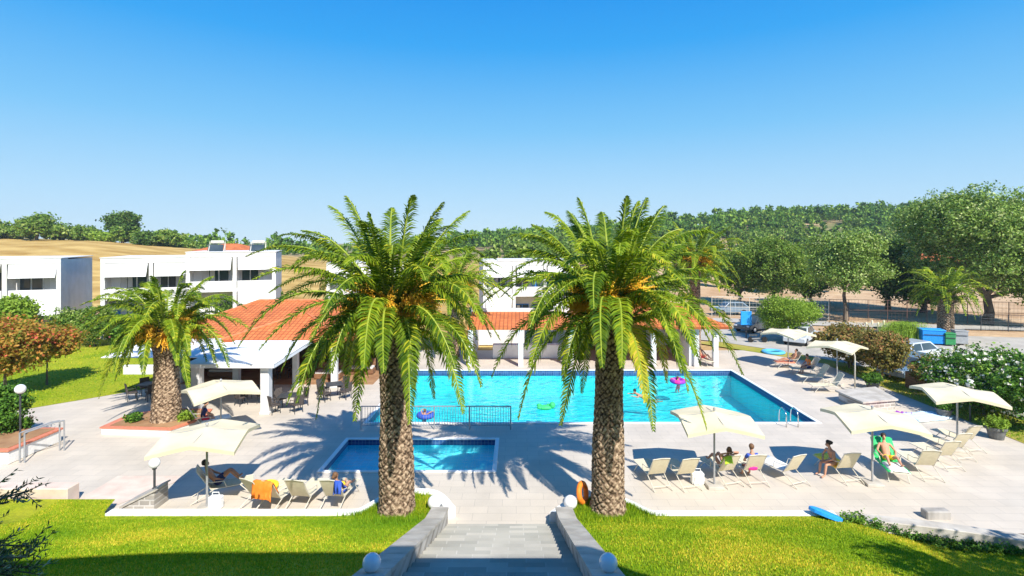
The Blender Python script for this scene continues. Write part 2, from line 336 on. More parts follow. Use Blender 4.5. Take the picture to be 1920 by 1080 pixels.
# ------------------------------------------------------------------ the land
def sstep(a, b, x): t = np.clip((x - a) / (b - a), 0, 1); return t * t * (3 - 2 * t)
def hland(x, y):
    x = np.asarray(x, float); y = np.asarray(y, float)
    s = x / np.maximum(y, 30.)
    A = np.interp(s, [-1.3, -1, -.8, -.67, -.5, -.37, 0, .3, .5, 1], [10, 9.6, 9.2, 7.2, 5.2, 3.6, 3.2, 2.5, .8, .8])
    B = np.interp(s, [-1.3, -.9, -.6, -.37, -.2, 0, .15, .4, .6, .8, 1.1], [-2, -3, -3, -2, 1, 4, 7, 15.5, 18.5, 20, 21])
    C = np.interp(s, [-1.3, -.5, 0, .4, 1], [0, 0, 1, 2, 3])
    h = A * sstep(64, 128, y) + B * sstep(135, 270, y) + C * sstep(300, 600, y)
    return h + .5 * np.sin(x * .07) * np.sin(y * .06) * sstep(80, 120, y) - .08 - 1.6 * (1 - sstep(15.9, 17.6, y))
POOL = (-7.0, 14.1, 24.95, 35.05); POOL2 = (-7.2, -.86, 19.7, 22.85)
hx = (-10., 17.); hy = (18., 37.)
xs = sorted(set([round(float(v), 3) for v in np.sinh(np.linspace(-4.6, 4.6, 150)) * 18] + list(hx)))
ys = sorted(set([round(float(v), 3) for v in (np.sinh(np.linspace(-2.6, 4.8, 150)) * 18 + 30)] + list(hy)))
X, Y = np.meshgrid(xs, ys); Z = hland(X, Y)
V = np.stack([X.ravel(), Y.ravel(), Z.ravel()], 1); nx = len(xs); F = []
for j in range(len(ys) - 1):
    for i in range(nx - 1):
        if hx[0] - .01 <= xs[i] and xs[i + 1] <= hx[1] + .01 and hy[0] - .01 <= ys[j] and ys[j + 1] <= hy[1] + .01: continue
        F.append((j * nx + i, j * nx + i + 1, (j + 1) * nx + i + 1, (j + 1) * nx + i))
tag(np_mesh('ground', V, np.array(F), M['terrain'], smooth=True), kind='structure')

# pool deck with the two openings
def deck_grid(xc, yc, holes, z):
    b = MB()
    for i in range(len(xc) - 1):
        for j in range(len(yc) - 1):
            cx, cy = (xc[i] + xc[i + 1]) / 2, (yc[j] + yc[j + 1]) / 2
            if any(h[0] < cx < h[1] and h[2] < cy < h[3] for h in holes): continue
            b.add([(xc[i], yc[j], z), (xc[i + 1], yc[j], z), (xc[i + 1], yc[j + 1], z), (xc[i], yc[j + 1], z)], [(0, 1, 2, 3)])
    return b
xc = sorted([-32, 21.3, POOL[0], POOL[1], POOL2[0], POOL2[1]]); yc = sorted([15.5, 41.5, POOL[2], POOL[3], POOL2[2], POOL2[3]])
tag(deck_grid(xc, yc, [POOL, POOL2], 0.0).build('pool_deck', M['deck']), kind='structure')
def basin(name, r, depth, tile, wl, wmat, slope=0, bd=-.36):
    x0, x1, y0, y1 = r; b = MB()
    zb = -depth
    V_ = [(x0, y0, 0), (x1, y0, 0), (x1, y1, 0), (x0, y1, 0), (x0, y0, zb), (x1, y0, zb - slope), (x1, y1, zb - slope), (x0, y1, zb)]
    b.add(V_, [(0, 1, 5, 4), (1, 2, 6, 5), (2, 3, 7, 6), (3, 0, 4, 7), (4, 5, 6, 7)])
    e = empty(name, (x0, y0, 0), label=None)
    b.shift((-x0, -y0, 0)); b.build('basin', tile, e)
    t = MB()   # dark blue tile band round the waterline, 4 mm proud of the wall
    g = .006
    for (a, c) in (((x0 + g, y0 + g), (x1 - g, y0 + g)), ((x1 - g, y0 + g), (x1 - g, y1 - g)), ((x1 - g, y1 - g), (x0 + g, y1 - g)), ((x0 + g, y1 - g), (x0 + g, y0 + g))):
        t.add([(a[0], a[1], -.02), (c[0], c[1], -.02), (c[0], c[1], bd), (a[0], a[1], bd)], [(0, 1, 2, 3)])  # tiles below the waterline stand in for the band's reflection in the water
    t.shift((-x0, -y0, 0)); t.build('tile_band', M['band_tile'], e)
    cw = .13; cp = MB()
    for bx in ((x0 - cw, x1 + cw, y0 - cw, y0 + .03), (x0 - cw, x1 + cw, y1 - .03, y1 + cw), (x0 - cw, x0 + .03, y0 + .03, y1 - .03), (x1 - .03, x1 + cw, y0 + .03, y1 - .03)):
        cp.box(((bx[0] + bx[1]) / 2 - x0, (bx[2] + bx[3]) / 2 - y0, .012), (bx[1] - bx[0], bx[3] - bx[2], .045), bev=.008)
    cp.build('coping', M['white_paint'], e)
    wt = MB().add([(x0 + .002, y0 + .002, wl), (x1 - .002, y0 + .002, wl), (x1 - .002, y1 - .002, wl), (x0 + .002, y1 - .002, wl)], [(0, 1, 2, 3)]).build('water', wmat)
    tag(wt, kind='structure'); return e
e = basin('swimming_pool', POOL, 1.2, M['pool_tile'], -.24, M['water'], .5); tag(e, 'large rectangular turquoise swimming pool with dark blue tile band and white coping', 'swimming pool')
e = basin('paddling_pool', POOL2, .55, M['pool_tile_blue'], -.2, M['water_small'], 0, -.24); tag(e, 'small rectangular blue paddling pool behind the left tall palm', 'paddling pool')
# a row of dark tile roundels along the floor of the paddling pool
dt0 = MB().lathe([(.13, 0), (.13, .006)], (0, 0, 0), 12).build('tile_roundel', M['band_tile'], e, (.55, .62, -.55))
for i in range(1, 14):
    c = dt0.copy(); col.objects.link(c); c.parent = e; c.location = (.55 + i * .42, .62, -.55)

# front bank: slopes up towards the hotel
def yb(x):
    """line where the bank's grass meets the deck"""
    if x < -12.75: return 16.95
    if x < -12.45: return 16.95 - (x + 12.75) / .3 * 1.0
    if x < -5.6: return 15.95
    if x < -1.9: return 15.95 + 1.35 * math.exp(-((x + 3.3) / 1.05) ** 4)
    if x < 1.3: return 15.95
    if x < 9.5: return 15.95 + 1.0 * math.exp(-((x - 2.6) / 1.1) ** 4)
    if x < 14: return 15.95 - .035 * (x - 9.5) ** 2 - .1 * (x - 9.5)
    return 14.8 - .5 * (x - 14)
SL = .385
def zl(x, y):
    s = 1.0 - .55 * float(sstep(4, 13, x)); s2 = 1 - .25 * float(sstep(-6, -14, x))
    base = .27 - .62 * float(sstep(9, 12.5, x))
    yy = max(4.0, y); return base + SL * s * s2 * max(0, 15.75 - yy)
def bank(name, x0, x1, n, material, m=46):
    V_ = []; F_ = []
    for i in range(n + 1):
        x = x0 + (x1 - x0) * i / n; top = yb(x)
        for j in range(m + 1):
            y = -2 + (top + .06 + 2) * j / m
            V_.append((x, y, zl(x, y)))
    for i in range(n):
        for j in range(m):
            a = i * (m + 1) + j; F_.append((a, a + m + 1, a + m + 2, a + 1))
    return tag(np_mesh(name, V_, F_, material, smooth=True), kind='structure')
XL, XR = -2.05, 1.2                                    # inner faces of the stair walls
bank('lawn', -34, XL - .42, 110, M['lawn']); bank('lawn', XR + .42, 34, 110, M['lawn'])
def blades(x0, x1, y0, n, seed, h=(.02, .05)):
    r = np.random.RandomState(seed); xs_ = r.uniform(x0, x1, n); t = r.uniform(0, 1, n)
    V_ = np.zeros((n, 3, 3)); 
    for i in range(n):
        x = xs_[i]; y = y0 + (yb(x) - .02 - y0) * t[i] ** .8; z = zl(x, y)
        a = r.uniform(0, 6.28); w_ = r.uniform(.008, .018); hh = r.uniform(*h); lx, ly = r.normal(0, .4, 2) * hh
        V_[i] = ((x - w_ * math.cos(a), y - w_ * math.sin(a), z - .01), (x + w_ * math.cos(a), y + w_ * math.sin(a), z - .01), (x + lx, y + ly, z + hh))
    return V_.reshape(-1, 3), np.arange(3 * n).reshape(-1, 3)
Vg, Fg = blades(-14.5, XL - .45, 8.4, 130000, 3); tag(np_mesh('grass', Vg, Fg, M['grass_blade']), 'short bright grass on the bank left of the steps', 'grass', kind='stuff')
Vg, Fg = blades(XR + .45, 14.5, 8.4, 130000, 4); tag(np_mesh('grass', Vg, Fg, M['grass_blade']), 'short bright grass on the bank right of the steps', 'grass', kind='stuff')
# longer tufts round the feet of the palms and along the kerb
r_ = np.random.RandomState(9); vv = []
for (cx, cy) in ((-3.62, 16.25), (2.82, 16.2)):
    for i in range(5000):
        a = r_.uniform(0, 6.28); d = .5 + abs(r_.normal(0, .45)); x = cx + d * math.cos(a); y = min(cy + d * math.sin(a), yb(x) - .02); z = zl(x, y); hh = r_.uniform(.08, .2)
        if XL - .45 < x < XR + .45: continue
        b_ = r_.uniform(0, 6.28); w_ = .012
        vv += [(x - w_ * math.cos(b_), y - w_ * math.sin(b_), z - .02), (x + w_ * math.cos(b_), y + w_ * math.sin(b_), z - .02), (x + r_.normal(0, .05), y + r_.normal(0, .05), z + hh)]
tag(np_mesh('grass', vv, np.arange(len(vv)).reshape(-1, 3), M['grass_blade']), 'longer grass tufts round the feet of the two tall palms', 'grass', kind='stuff')

# kerbs (white painted) along the bank
def sweep(name, xs_, zt, w_, material, z0=-.1, label=None, cat=None):
    b = MB(); n = len(xs_); vs = []
    for i, x in enumerate(xs_):
        dx = .02; t = Vector((2 * dx, yb(x + dx) - yb(x - dx))).normalized(); nn = Vector((-t.y, t.x))
        z = zt(x) if callable(zt) else zt
        p = Vector((x, yb(x))); q = p + nn * w_
        vs += [(p.x, p.y, z0), (p.x, p.y, z - .02), (p.x + nn.x * .02, p.y + nn.y * .02, z), (q.x - nn.x * .02, q.y - nn.y * .02, z), (q.x, q.y, z - .02), (q.x, q.y, z0)]
    fs = [(6 * i + k, 6 * i + (k + 1) % 6, 6 * i + 6 + (k + 1) % 6, 6 * i + 6 + k) for i in range(n - 1) for k in range(6)]
    fs += [tuple(range(5, -1, -1)), tuple(6 * (n - 1) + k for k in range(6))]
    b.add(vs, fs); o = b.build(name, material)
    return tag(o, label, cat)
sweep('kerb', np.linspace(-12.3, -2.15, 90), .34, .32, M['white_paint'], label='white painted kerb between the left lawn and the sunbathing deck', cat='kerb')
sweep('kerb', np.linspace(1.3, 9.6, 70), .30, .30, M['white_paint'], label='white painted kerb between the right lawn and the deck', cat='kerb')
rw = sweep('retaining_wall', np.linspace(9.65, 20, 50), .20, .42, M['concrete'], z0=-3, label='low curved stone wall running down the right edge of the bank', cat='wall')

tag(MB().box((0, 0, .1), (.75, .3, .30)).build('stone_block', M['bark_pale'], None, (12.9, 16.4, 0)), 'short grey stone block at the corner of the deck beside the curved wall', 'block')

# stairs
st = empty('garden_stairs', (XL, 15.75, 0), label='wide grey stone garden steps leading down to the pools', cat='stairs')
b = MB(); rise, tread = .155, .155 / SL
for i in range(26):
    y1 = 15.75 - i * tread; y0 = y1 - tread * (1 if i < 25 else 18)
    b.box(((XL + XR) / 2, (y0 + y1) / 2, rise * (i + 1) / 2 - .3), (XR - XL - .006, y1 - y0 - .004, rise * (i + 1) + .6), bev=.012)
b.shift((-XL, -15.75, 0)); b.build('steps', M['step_stone'], st)
def stair_wall(x, sx, label):
    e = empty('stair_wall', (x, 15.9, 0), label=label, cat='wall')
    wI, wO = x, x + sx * .44
    b = MB(); pts = [(16.0, -.2), (16.0, .46), (15.5, .48), (5, .48 + SL * 10.5), (5, -.2)]
    vs = [(xx, p[0] - 15.9, p[1]) for xx in (0, sx * .42) for p in pts]; n = 5
    fs = [tuple(range(n)), tuple(range(2 * n - 1, n - 1, -1))] + [(i, n + i, n + (i + 1) % n, (i + 1) % n) for i in range(n)]
    b.add(vs, fs); b.build('masonry', M['rubble'], e)
    c = MB(); yA, yB = 15.95, 5.0; N = 9
    for i in range(N):
        a0 = yA + (yB - yA) * i / N; a1 = yA + (yB - yA) * (i + 1) / N + .015
        za, zb = .50 + SL * (15.5 - min(15.5, a0)), .50 + SL * (15.5 - min(15.5, a1))
        x0_, x1_ = -sx * .03, sx * .47
        c.add([(x0_, a0 - 15.9, za - .02), (x1_, a0 - 15.9, za - .02), (x1_, a1 - 15.9, zb - .02), (x0_, a1 - 15.9, zb - .02), (x0_, a0 - 15.9, za + .05), (x1_, a0 - 15.9, za + .05), (x1_, a1 - 15.9, zb + .05), (x0_, a1 - 15.9, zb + .05)],
              [(0, 1, 2, 3), (7, 6, 5, 4), (0, 4, 5, 1), (1, 5, 6, 2), (2, 6, 7, 3), (3, 7, 4, 0)])
    c.build('cap', M['concrete'], e); return e
stair_wall(XL, -1, 'sloping stone wall with grey cap on the left side of the steps')
stair_wall(XR, 1, 'sloping stone wall with grey cap on the right side of the steps')
# end pier blocks in white at the wall feet
for x, s_ in ((XL - .46, 'left'), (XR + .46, 'right')):
    tag(MB().box((0, 0, .12), (.5, .5, .26), bev=.03).build('pier', M['white_paint'], None, (x, 16.35, 0)), 'squat white pier at the foot of the %s stair wall under a globe lamp' % s_, 'pier')

# globe lamps
def globe_lamp(loc, r, hgt, label, post='dark_metal', pr=.035):
    e = empty('globe_lamp', loc, label=label, cat='lamp', group='white globe garden lamps')
    if hgt > .02: MB().lathe([(pr * 1.8, 0), (pr * 1.8, .03), (pr, .05), (pr, hgt)], n=12).build('post', M[post], e, smooth=False)
    MB().lathe([(r * .35, hgt), (r * .42, hgt + .02), (r * .42, hgt + .05), (r * .3, hgt + .07)], n=16).build('collar', M['dark_metal'], e)
    MB().ball((0, 0, hgt + .04 + r * .96), r, 24).build('globe', M['globe_glass'], e, smooth=True)
    return e
zc = lambda y: .55 + SL * max(0, 15.5 - y)
globe_lamp((XL - .46, 16.35, .25), .21, 0, 'white globe lamp on the pier at the foot of the left stair wall')
globe_lamp((XR + .46, 16.35, .25), .21, 0, 'white globe lamp at the foot of the right stair wall beside the lifebuoy')
for (x, s_) in ((XL - .24, 'left'), (XR + .26, 'right')):
    globe_lamp((x, 8.45, .55 + SL * (15.5 - 8.45) - .05), .145, .01, 'shaded globe lamp on the cap of the %s stair wall near the bottom' % s_)
p = P(285, 948)
pr = empty('stone_pier', (p.x, p.y, 0), label='small sloping stone pier with pale cap under a globe lamp by the left lawn', cat='pier')
MB().add([(-.75, -.35, 0), (.3, -.35, 0), (.3, .35, 0), (-.75, .35, 0), (-.7, -.3, .12), (.3, -.33, .62), (.3, .33, .62), (-.7, .3, .12)], [(3, 2, 1, 0), (4, 5, 6, 7), (0, 1, 5, 4), (1, 2, 6, 5), (2, 3, 7, 6), (3, 0, 4, 7)]).build('masonry', M['rubble'], pr)
MB().sheet([(-.78, -.38, .13), (.34, -.38, .68), (.34, .38, .68), (-.78, .38, .13)], .05).build('cap', M['concrete'], pr)
globe_lamp((p.x + .08, p.y, .55), .165, .62, 'white globe lamp on a black post on the stone pier at the lower left')

# ------------------------------------------------------------------ palms
def frond_mesh(P1, P2, rng, nl, ll, lw, sag=.38, base=.10):
    """curved rachis from the origin to P2 with two rows of leaflets; returns (V,F) rachis, leaf arrays"""
    P0 = Vector((0, 0, 0)); h = Vector((P2.x, P2.y, 0))
    if h.length < .05: h = Vector((rng.uniform(-1, 1), rng.uniform(-1, 1), 0))
    h.normalize(); S = Vector((-h.y, h.x, 0))
    N_ = 14; pts = []
    for i in range(N_ + 1):
        t = i / N_; pts.append(P0 * (1 - t) ** 2 + P1 * 2 * t * (1 - t) + P2 * t * t)
    def at(t):
        p = P1 * 2 * t * (1 - t) + P2 * t * t; T = (P1 * 2 * (1 - 2 * t) + P2 * 2 * t)
        return p, T.normalized()
    rm = MB(); rm.tube(pts, [.045 * (1 - .85 * i / N_) + .006 for i in range(N_ + 1)], 5, cap=False)
    V_ = []; F_ = []; twist0 = rng.uniform(-.25, .25)
    for k in range(nl):
        t = base + (1 - base) * (k + .5) / nl; p, T = at(t)
        N = S.cross(T) * 1.0
        if N.z < 0 and abs(T.z) < .98: N = -N if N.dot(h) < 0 else N
        env = min(1, .35 + t * 3.2) * (1 if t < .62 else max(.22, 1 - ((t - .62) / .38) ** 1.6 * .8))
        for s in (-1, 1):
            tw = twist0 + rng.gauss(0, .06); l_ = ll * env * rng.uniform(.9, 1.08)
            fwd = .5 + .45 * t + rng.gauss(0, .06); lift = (.10 if k % 2 else .42) + rng.gauss(0, .12)
            d = (S * s * math.cos(tw) + T * fwd + N * (lift + tw * s)).normalized()
            q = p + d * l_ * .55; d2 = (d + Vector((0, 0, -sag - rng.uniform(0, .5)))).normalized(); e_ = q + d2 * l_ * .45
            wv = d.cross(N if abs(d.dot(N)) < .95 else T).normalized()
            wv = (wv + N * rng.gauss(0, .35)).normalized() * lw * .5
            b = len(V_); V_ += [p - wv * .5, p + wv * .5, q + wv, q - wv, e_]
            F_ += [(b, b + 1, b + 2, b + 3), (b + 3, b + 2, b + 4)]
    return rm, V_, F_
def make_frond(parent, heart, tip, rng, nl=86, ll=.46, lw=.046, mt='palm_leaf', rise=1.6, sc_=1.0, name='frond'):
    tip = Vector(tip); dz = tip.z; hl = Vector((tip.x, tip.y, 0))
    k = .46 + .10 * rng.random()
    if dz < -.5: k += .14
    rr_ = rise * (1.25 if dz < 2.6 else .9) * rng.uniform(.85, 1.15)
    swv = Vector((-tip.y, tip.x, 0)) * rng.gauss(0, .09)
    P1 = hl * k + swv + Vector((0, 0, max(.3, rr_ + .42 * dz)));
    rm, V_, F_ = frond_mesh(P1, tip, rng, nl, ll * sc_, lw * sc_)
    m = MB(); m.v = rm.v; m.f = rm.f; m.m = [1] * len(rm.f)
    m.add(V_, F_, 0)
    return m.build(name, [M[mt], M['rachis']], parent, heart)
def palm_trunk(h, r0, r1, lean=(0, 0), seed=0, rows=None, flare=1.18, shag=.5):
    rng = np.random.RandomState(seed); nt = 120; nz = int(h * 46); V_ = []
    rowh = .115; nb = 14
    for j in range(nz + 1):
        z = h * j / nz; t = z / h
        r = r0 + (r1 - r0) * min(1, t * 1.6); r *= 1 + (flare - 1) * math.exp(-z / .35)
        if t > .80: r *= 1 + shag * .5 * sstep(.80, 1.0, t)
        for i in range(nt):
            a = 2 * math.pi * i / nt
            # rhombic leaf scars: two families of helices
            jz = z + .05 * math.sin(a * 3 + z * 2.3 + seed) + .03 * math.sin(a * 7 - z * 5.1); ja = .16 * math.sin(z * 3.7 + a * 2 + seed)
            p1 = (a * nb / (2 * math.pi) + ja + jz / rowh * .5) % 1; p2 = (-a * nb / (2 * math.pi) + ja + jz / rowh * .5) % 1
            d = min(p1, 1 - p1, p2, 1 - p2)                 # distance to groove
            ridge = min(1, d * 4.5) ** .7; up = (p1 + p2) / 2
            amp = .035 + .06 * (t > .72) * (t - .72) / .28 + .02 * rng.rand()
            rr = r * (1 + rng.normal(0, .012) + .03 * math.sin(a * 2 + z * 1.3 + seed) + .03 * math.sin(z * 2.1 + seed)) + amp * (ridge - .5) + .03 * (up - .5)
            V_.append((lean[0] * t * t + rr * math.cos(a), lean[1] * t * t + rr * math.sin(a), z))
    F_ = [(j * nt + i, j * nt + (i + 1) % nt, (j + 1) * nt + (i + 1) % nt, (j + 1) * nt + i) for j in range(nz) for i in range(nt)]
    return V_, F_
def trunkmat():
    m = bpy.data.materials.new('palm_trunk'); m.use_nodes = True; n = m.node_tree.nodes; l = m.node_tree.links; b = n['Principled BSDF']
    g = n.new('ShaderNodeNewGeometry'); r = n.new('ShaderNodeValToRGB'); e = r.color_ramp.elements
    e[0].position = .42; e[0].color = (.06, .04, .025, 1); e[1].position = .60; e[1].color = (.54, .41, .28, 1); x = e.new(.50); x.color = (.25, .17, .11, 1)
    tc = n.new('ShaderNodeTexCoord'); nz = n.new('ShaderNodeTexNoise'); nz.inputs['Scale'].default_value = 9; nz.inputs['Detail'].default_value = 8; l.new(tc.outputs['Object'], nz.inputs['Vector'])
    ad = n.new('ShaderNodeMath'); ad.operation = 'MULTIPLY_ADD'; ad.inputs[1].default_value = .5; ad.inputs[2].default_value = .25
    l.new(nz.outputs['Fac'], ad.inputs[0]); mx = n.new('ShaderNodeMath'); mx.operation = 'MULTIPLY'
    l.new(ad.outputs[0], mx.inputs[0]); mul = n.new('ShaderNodeMath'); mul.operation = 'MULTIPLY'; mul.inputs[1].default_value = 2; l.new(g.outputs['Pointiness'], mul.inputs[0]); l.new(mul.outputs[0], mx.inputs[1])
    l.new(mx.outputs[0], r.inputs[0]); l.new(r.outputs[0], b.inputs['Base Color']); b.inputs['Roughness'].default_value = .9; b.inputs['Specular IOR Level'].default_value = .15
    bp = n.new('ShaderNodeBump'); bp.inputs['Strength'].default_value = .6; bp.inputs['Distance'].default_value = .02; l.new(nz.outputs['Fac'], bp.inputs['Height']); l.new(bp.outputs[0], b.inputs['Normal'])
    MT['palm_trunk'] = m
trunkmat()
def fruit_cluster(parent, heart, d, rng, L=.9, n=34):
    m = MB(); d = Vector(d).normalized(); A = d.orthogonal().normalized(); B = d.cross(A)
    p0 = d * .25; p1 = d * (L * .65) + Vector((0, 0, .12))
    m.tube([p0, (p0 + p1) / 2 + Vector((0, 0, .05)), p1], [.045, .04, .03], 5)
    for i in range(n):
        t = rng.uniform(.45, 1); s = p0 + (p1 - p0) * t; a = rng.uniform(0, 6.28); k = rng.uniform(.2, .75)
        dd = (d * .7 + A * math.cos(a) * k + B * math.sin(a) * k).normalized(); l_ = L * rng.uniform(.35, .6)
        e1 = s + dd * l_ * .5; e2 = e1 + (dd + Vector((0, 0, -.6))).normalized() * l_ * .5
        m.tube([s, e1, e2], [.014, .016, .012], 3)
        for q in range(7):
            c = e1 + (e2 - e1) * (q / 6) + Vector((rng.gauss(0, .02), rng.gauss(0, .02), rng.gauss(0, .02))); rr = rng.uniform(.014, .024)
            m.add([c + Vector(v) * rr for v in ((1, 0, 0), (-.5, .87, 0), (-.5, -.87, 0), (0, 0, 1.3), (0, 0, -1.3))], [(0, 1, 3), (1, 2, 3), (2, 0, 3), (1, 0, 4), (2, 1, 4), (0, 2, 4)])
    return m.build('fruit_cluster', M['fruit'], parent, heart)
def palm(base, htr, r0, r1, lean, tips, nrand, seed, label, group, S=1.0, nl=86, fruits=8, rmax=4.2, lowcut=-3.3, single=False, leafm=('palm_leaf', 'palm_leaf', 'palm_leaf_light'), shag=.2, old=.2, ll=.46, lw=.046):
    rng = random.Random(seed)
    e = empty('palm_tree', base, label=label, cat='palm tree', group=group)
    V_, F_ = palm_trunk(htr, r0, r1, lean, seed, shag=shag)
    np_mesh('trunk', V_, np.array(F_), M['palm_trunk'], e, smooth=True)
    heart = Vector((lean[0], lean[1], htr + .05))
    # shaft of clasping leaf bases above the trunk
    lb = MB()
    for i in range(60):
        a = i * 2.39996; t = i / 60; r = (r1 * 1.25) * (1 - t * .8); z = -.55 + t * .95; el = .35 + t * 1.0
        d = Vector((math.cos(a) * math.cos(el), math.sin(a) * math.cos(el), math.sin(el))); p = Vector((math.cos(a) * r * .7, math.sin(a) * r * .7, z))
        lb.tube([p, p + d * .25, p + d * (.5 + .3 * t)], [.085, .06, .035], 5)
    lb.build('leaf_bases', M['bark'], e, heart)
    mk = []
    for tp in tips: mk.append((Vector(tp), 1))
    for i in range(nrand):
        a = i * 2.39996 + rng.uniform(-.3, .3); t = (i + .5) / nrand
        el = R(78 - 118 * t ** .62 + rng.uniform(-6, 6)); L = rmax * rng.uniform(.82, 1.05) * (1 - .12 * (t > .8))
        ex = math.cos(el) * L if el > 0 else L * (.62 + .2 * math.cos(el * 1.3)); zz = math.sin(el) * L * (.87 if el > 0 else .9)
        zz = max(zz, lowcut); mk.append((Vector((math.cos(a) * ex, math.sin(a) * ex, zz)), 0))
    allm = MB()
    for tp, key in mk:
        low = tp.z < -1.7 * S
        mt = leafm[rng.randrange(3)]
        if low and rng.random() < old * .4: mt = 'palm_leaf_dry'
        elif low and rng.random() < old: mt = 'palm_leaf_old'
        elif low: mt = leafm[2] if rng.random() < .6 else leafm[0]
        if tp.z > 1.5 * S and rng.random() < .5: mt = 'palm_leaf_light'  # upright fronds often take the lighter leaf: sunlit look put into the colour
        hz_ = Vector((tp.x, tp.y, 0)).normalized(); off = hz_ * .12 if tp.z > -1.2 else hz_ * .38 + Vector((0, 0, -.42)); tp = tp - (off if tp.z <= -1.2 else Vector((0, 0, 0)))
        o = make_frond(e, heart + off, tp, rng, nl=nl, mt=mt, sc_=S, rise=1.6 * S, ll=ll, lw=lw)
    for i in range(fruits):
        a = i * 2.4 + 1.1 + rng.uniform(-.3, .3)
        fruit_cluster(e, heart, (math.cos(a), math.sin(a), rng.uniform(.15, 1.1)), rng, 1.45 * S, 90)
    return e
def tips_px(base, htr, lean, lst):
    """frond tips given as seen positions plus a depth offset, turned into palm-local metres"""
    out = []
    hx_, hy_, hz_ = base[0] + lean[0], base[1] + lean[1], base[2] + htr
    for (u, v, dy) in lst:
        q = Q(u, v, hy_ + dy); out.append((q.x - hx_, dy, q.z - hz_))
    return out
bL = Vector((-3.64, 16.25, .22)); hL = 5.85; lnL = (-.16, 0)
tL = [(655, 370, .6), (622, 388, 1.2), (768, 370, -.3), (735, 392, 1.4), (700, 402, -.2), (708, 430, 2.2), (872, 398, .6), (822, 412, 1.4), (800, 440, 2.4), (528, 446, .5), (470, 484, -.3), (512, 552, .4),
      (455, 655, -1.3), (538, 762, -1.4), (592, 790, -.2), (628, 700, -2.4), (665, 792, -1.9), (768, 798, -2.6), (868, 778, -1.6), (880, 700, -.9), (848, 690, -2.2), (905, 486, .8), (888, 445, -1.2), (915, 560, .2),
      (560, 505, 2.0), (930, 640, .2), (590, 640, -2.6), (900, 610, -2.0), (720, 700, -3.0), (600, 560, 3.2), (890, 640, 2.6), (650, 730, 1.8), (815, 750, 1.2), (735, 480, -2.6), (650, 500, -2.4), (835, 510, -2.6)]
palm(bL, hL, .52, .42, lnL, tips_px(bL, hL, lnL, tL), 36, 11, 'tall date palm on the left of the steps with many orange fruit stalks', 'tall date palms flanking the steps', fruits=13)
bR = Vector((2.80, 16.3, .22)); hR = 5.95; lnR = (.10, .1)
tR = [(1092, 374, .4), (1070, 398, 1.4), (1168, 372, -.3), (1130, 400, 1.6), (1192, 380, .8), (1240, 388, .6), (1212, 410, -1.4), (1030, 400, .6), (1006, 424, -.4), (1272, 432, .2), (1295, 470, 1.2), (1000, 450, 1.8), (975, 482, .3),
      (962, 520, -1.2), (905, 580, .0), (945, 560, 1.6), (922, 712, -.6), (972, 790, -1.2), (1052, 800, -1.9), (1225, 812, -2.4), (1325, 808, -1.6), (1392, 705, -.4), (1372, 640, .8), (1385, 560, .2), (1345, 500, 1.5),
      (1290, 740, -1.8), (1000, 690, -2.2), (1130, 690, -3.1), (1255, 640, -3.0), (1010, 600, -2.8), (1280, 560, 3.0), (1010, 560, 3.0), (1090, 740, 1.6), (1250, 720, 1.6), (1160, 480, -2.8), (1060, 500, -2.4), (1250, 500, -2.4)]
palm(bR, hR, .51, .40, lnR, tips_px(bR, hR, lnR, tR), 38, 23, 'tall date palm on the right of the steps with a lifebuoy at its foot', 'tall date palms flanking the steps', fruits=10, rmax=4.2)
# low palm in the planter on the left
b3 = P(312, 787, .3); t3 = [(155, 575, -.3), (185, 750, -.6), (215, 720, -1.2), (340, 510, .2), (290, 520, -.6), (270, 540, .8), (395, 520, .3), (440, 570, .2), (465, 620, -.5), (425, 690, -1.3), (355, 735, -1.6), (160, 630, .4), (200, 545, .8), (245, 560, -1.4), (370, 560, -1.6), (150, 660, -1.), (330, 600, -2.4)]
palm(b3, 3.7, .54, .50, (0, 0), tips_px(b3, 3.7, (0, 0), t3), 46, 31, 'stout low date palm with orange fruit in a white planter on the left', 'smaller date palms', fruits=12, rmax=3.4, lowcut=-2.3, nl=62, ll=.42, lw=.055, old=.5, shag=.25, leafm=('palm_leaf', 'palm_leaf_light', 'palm_leaf_light'))
b4 = P(850, 668); palm(b4, 4.9, .42, .40, (0, 0), [], 46, 41, 'date palm behind the pool seen past the left tall palm', 'smaller date palms', fruits=9, rmax=4.4, lowcut=-2.6, nl=46, ll=.46, lw=.08, leafm=('palm_leaf', 'palm_leaf_light', 'palm_leaf_light'))
b5 = P(1303, 648); palm(b5, 6.6, .42, .40, (0, 0), [], 46, 43, 'date palm behind the pavilion seen past the right tall palm', 'smaller date palms', fruits=9, rmax=4.4, lowcut=-2.6, nl=46, ll=.46, lw=.08)
b6 = P(1773, 638); palm(b6, 3.6, .62, .55, (0, 0), [], 40, 47, 'dark date palm standing by the recycling bins on the right', 'smaller date palms', fruits=0, rmax=3.6, lowcut=-2.2, nl=30, ll=.5, lw=.08, leafm=('palm_leaf', 'palm_leaf', 'palm_leaf'))

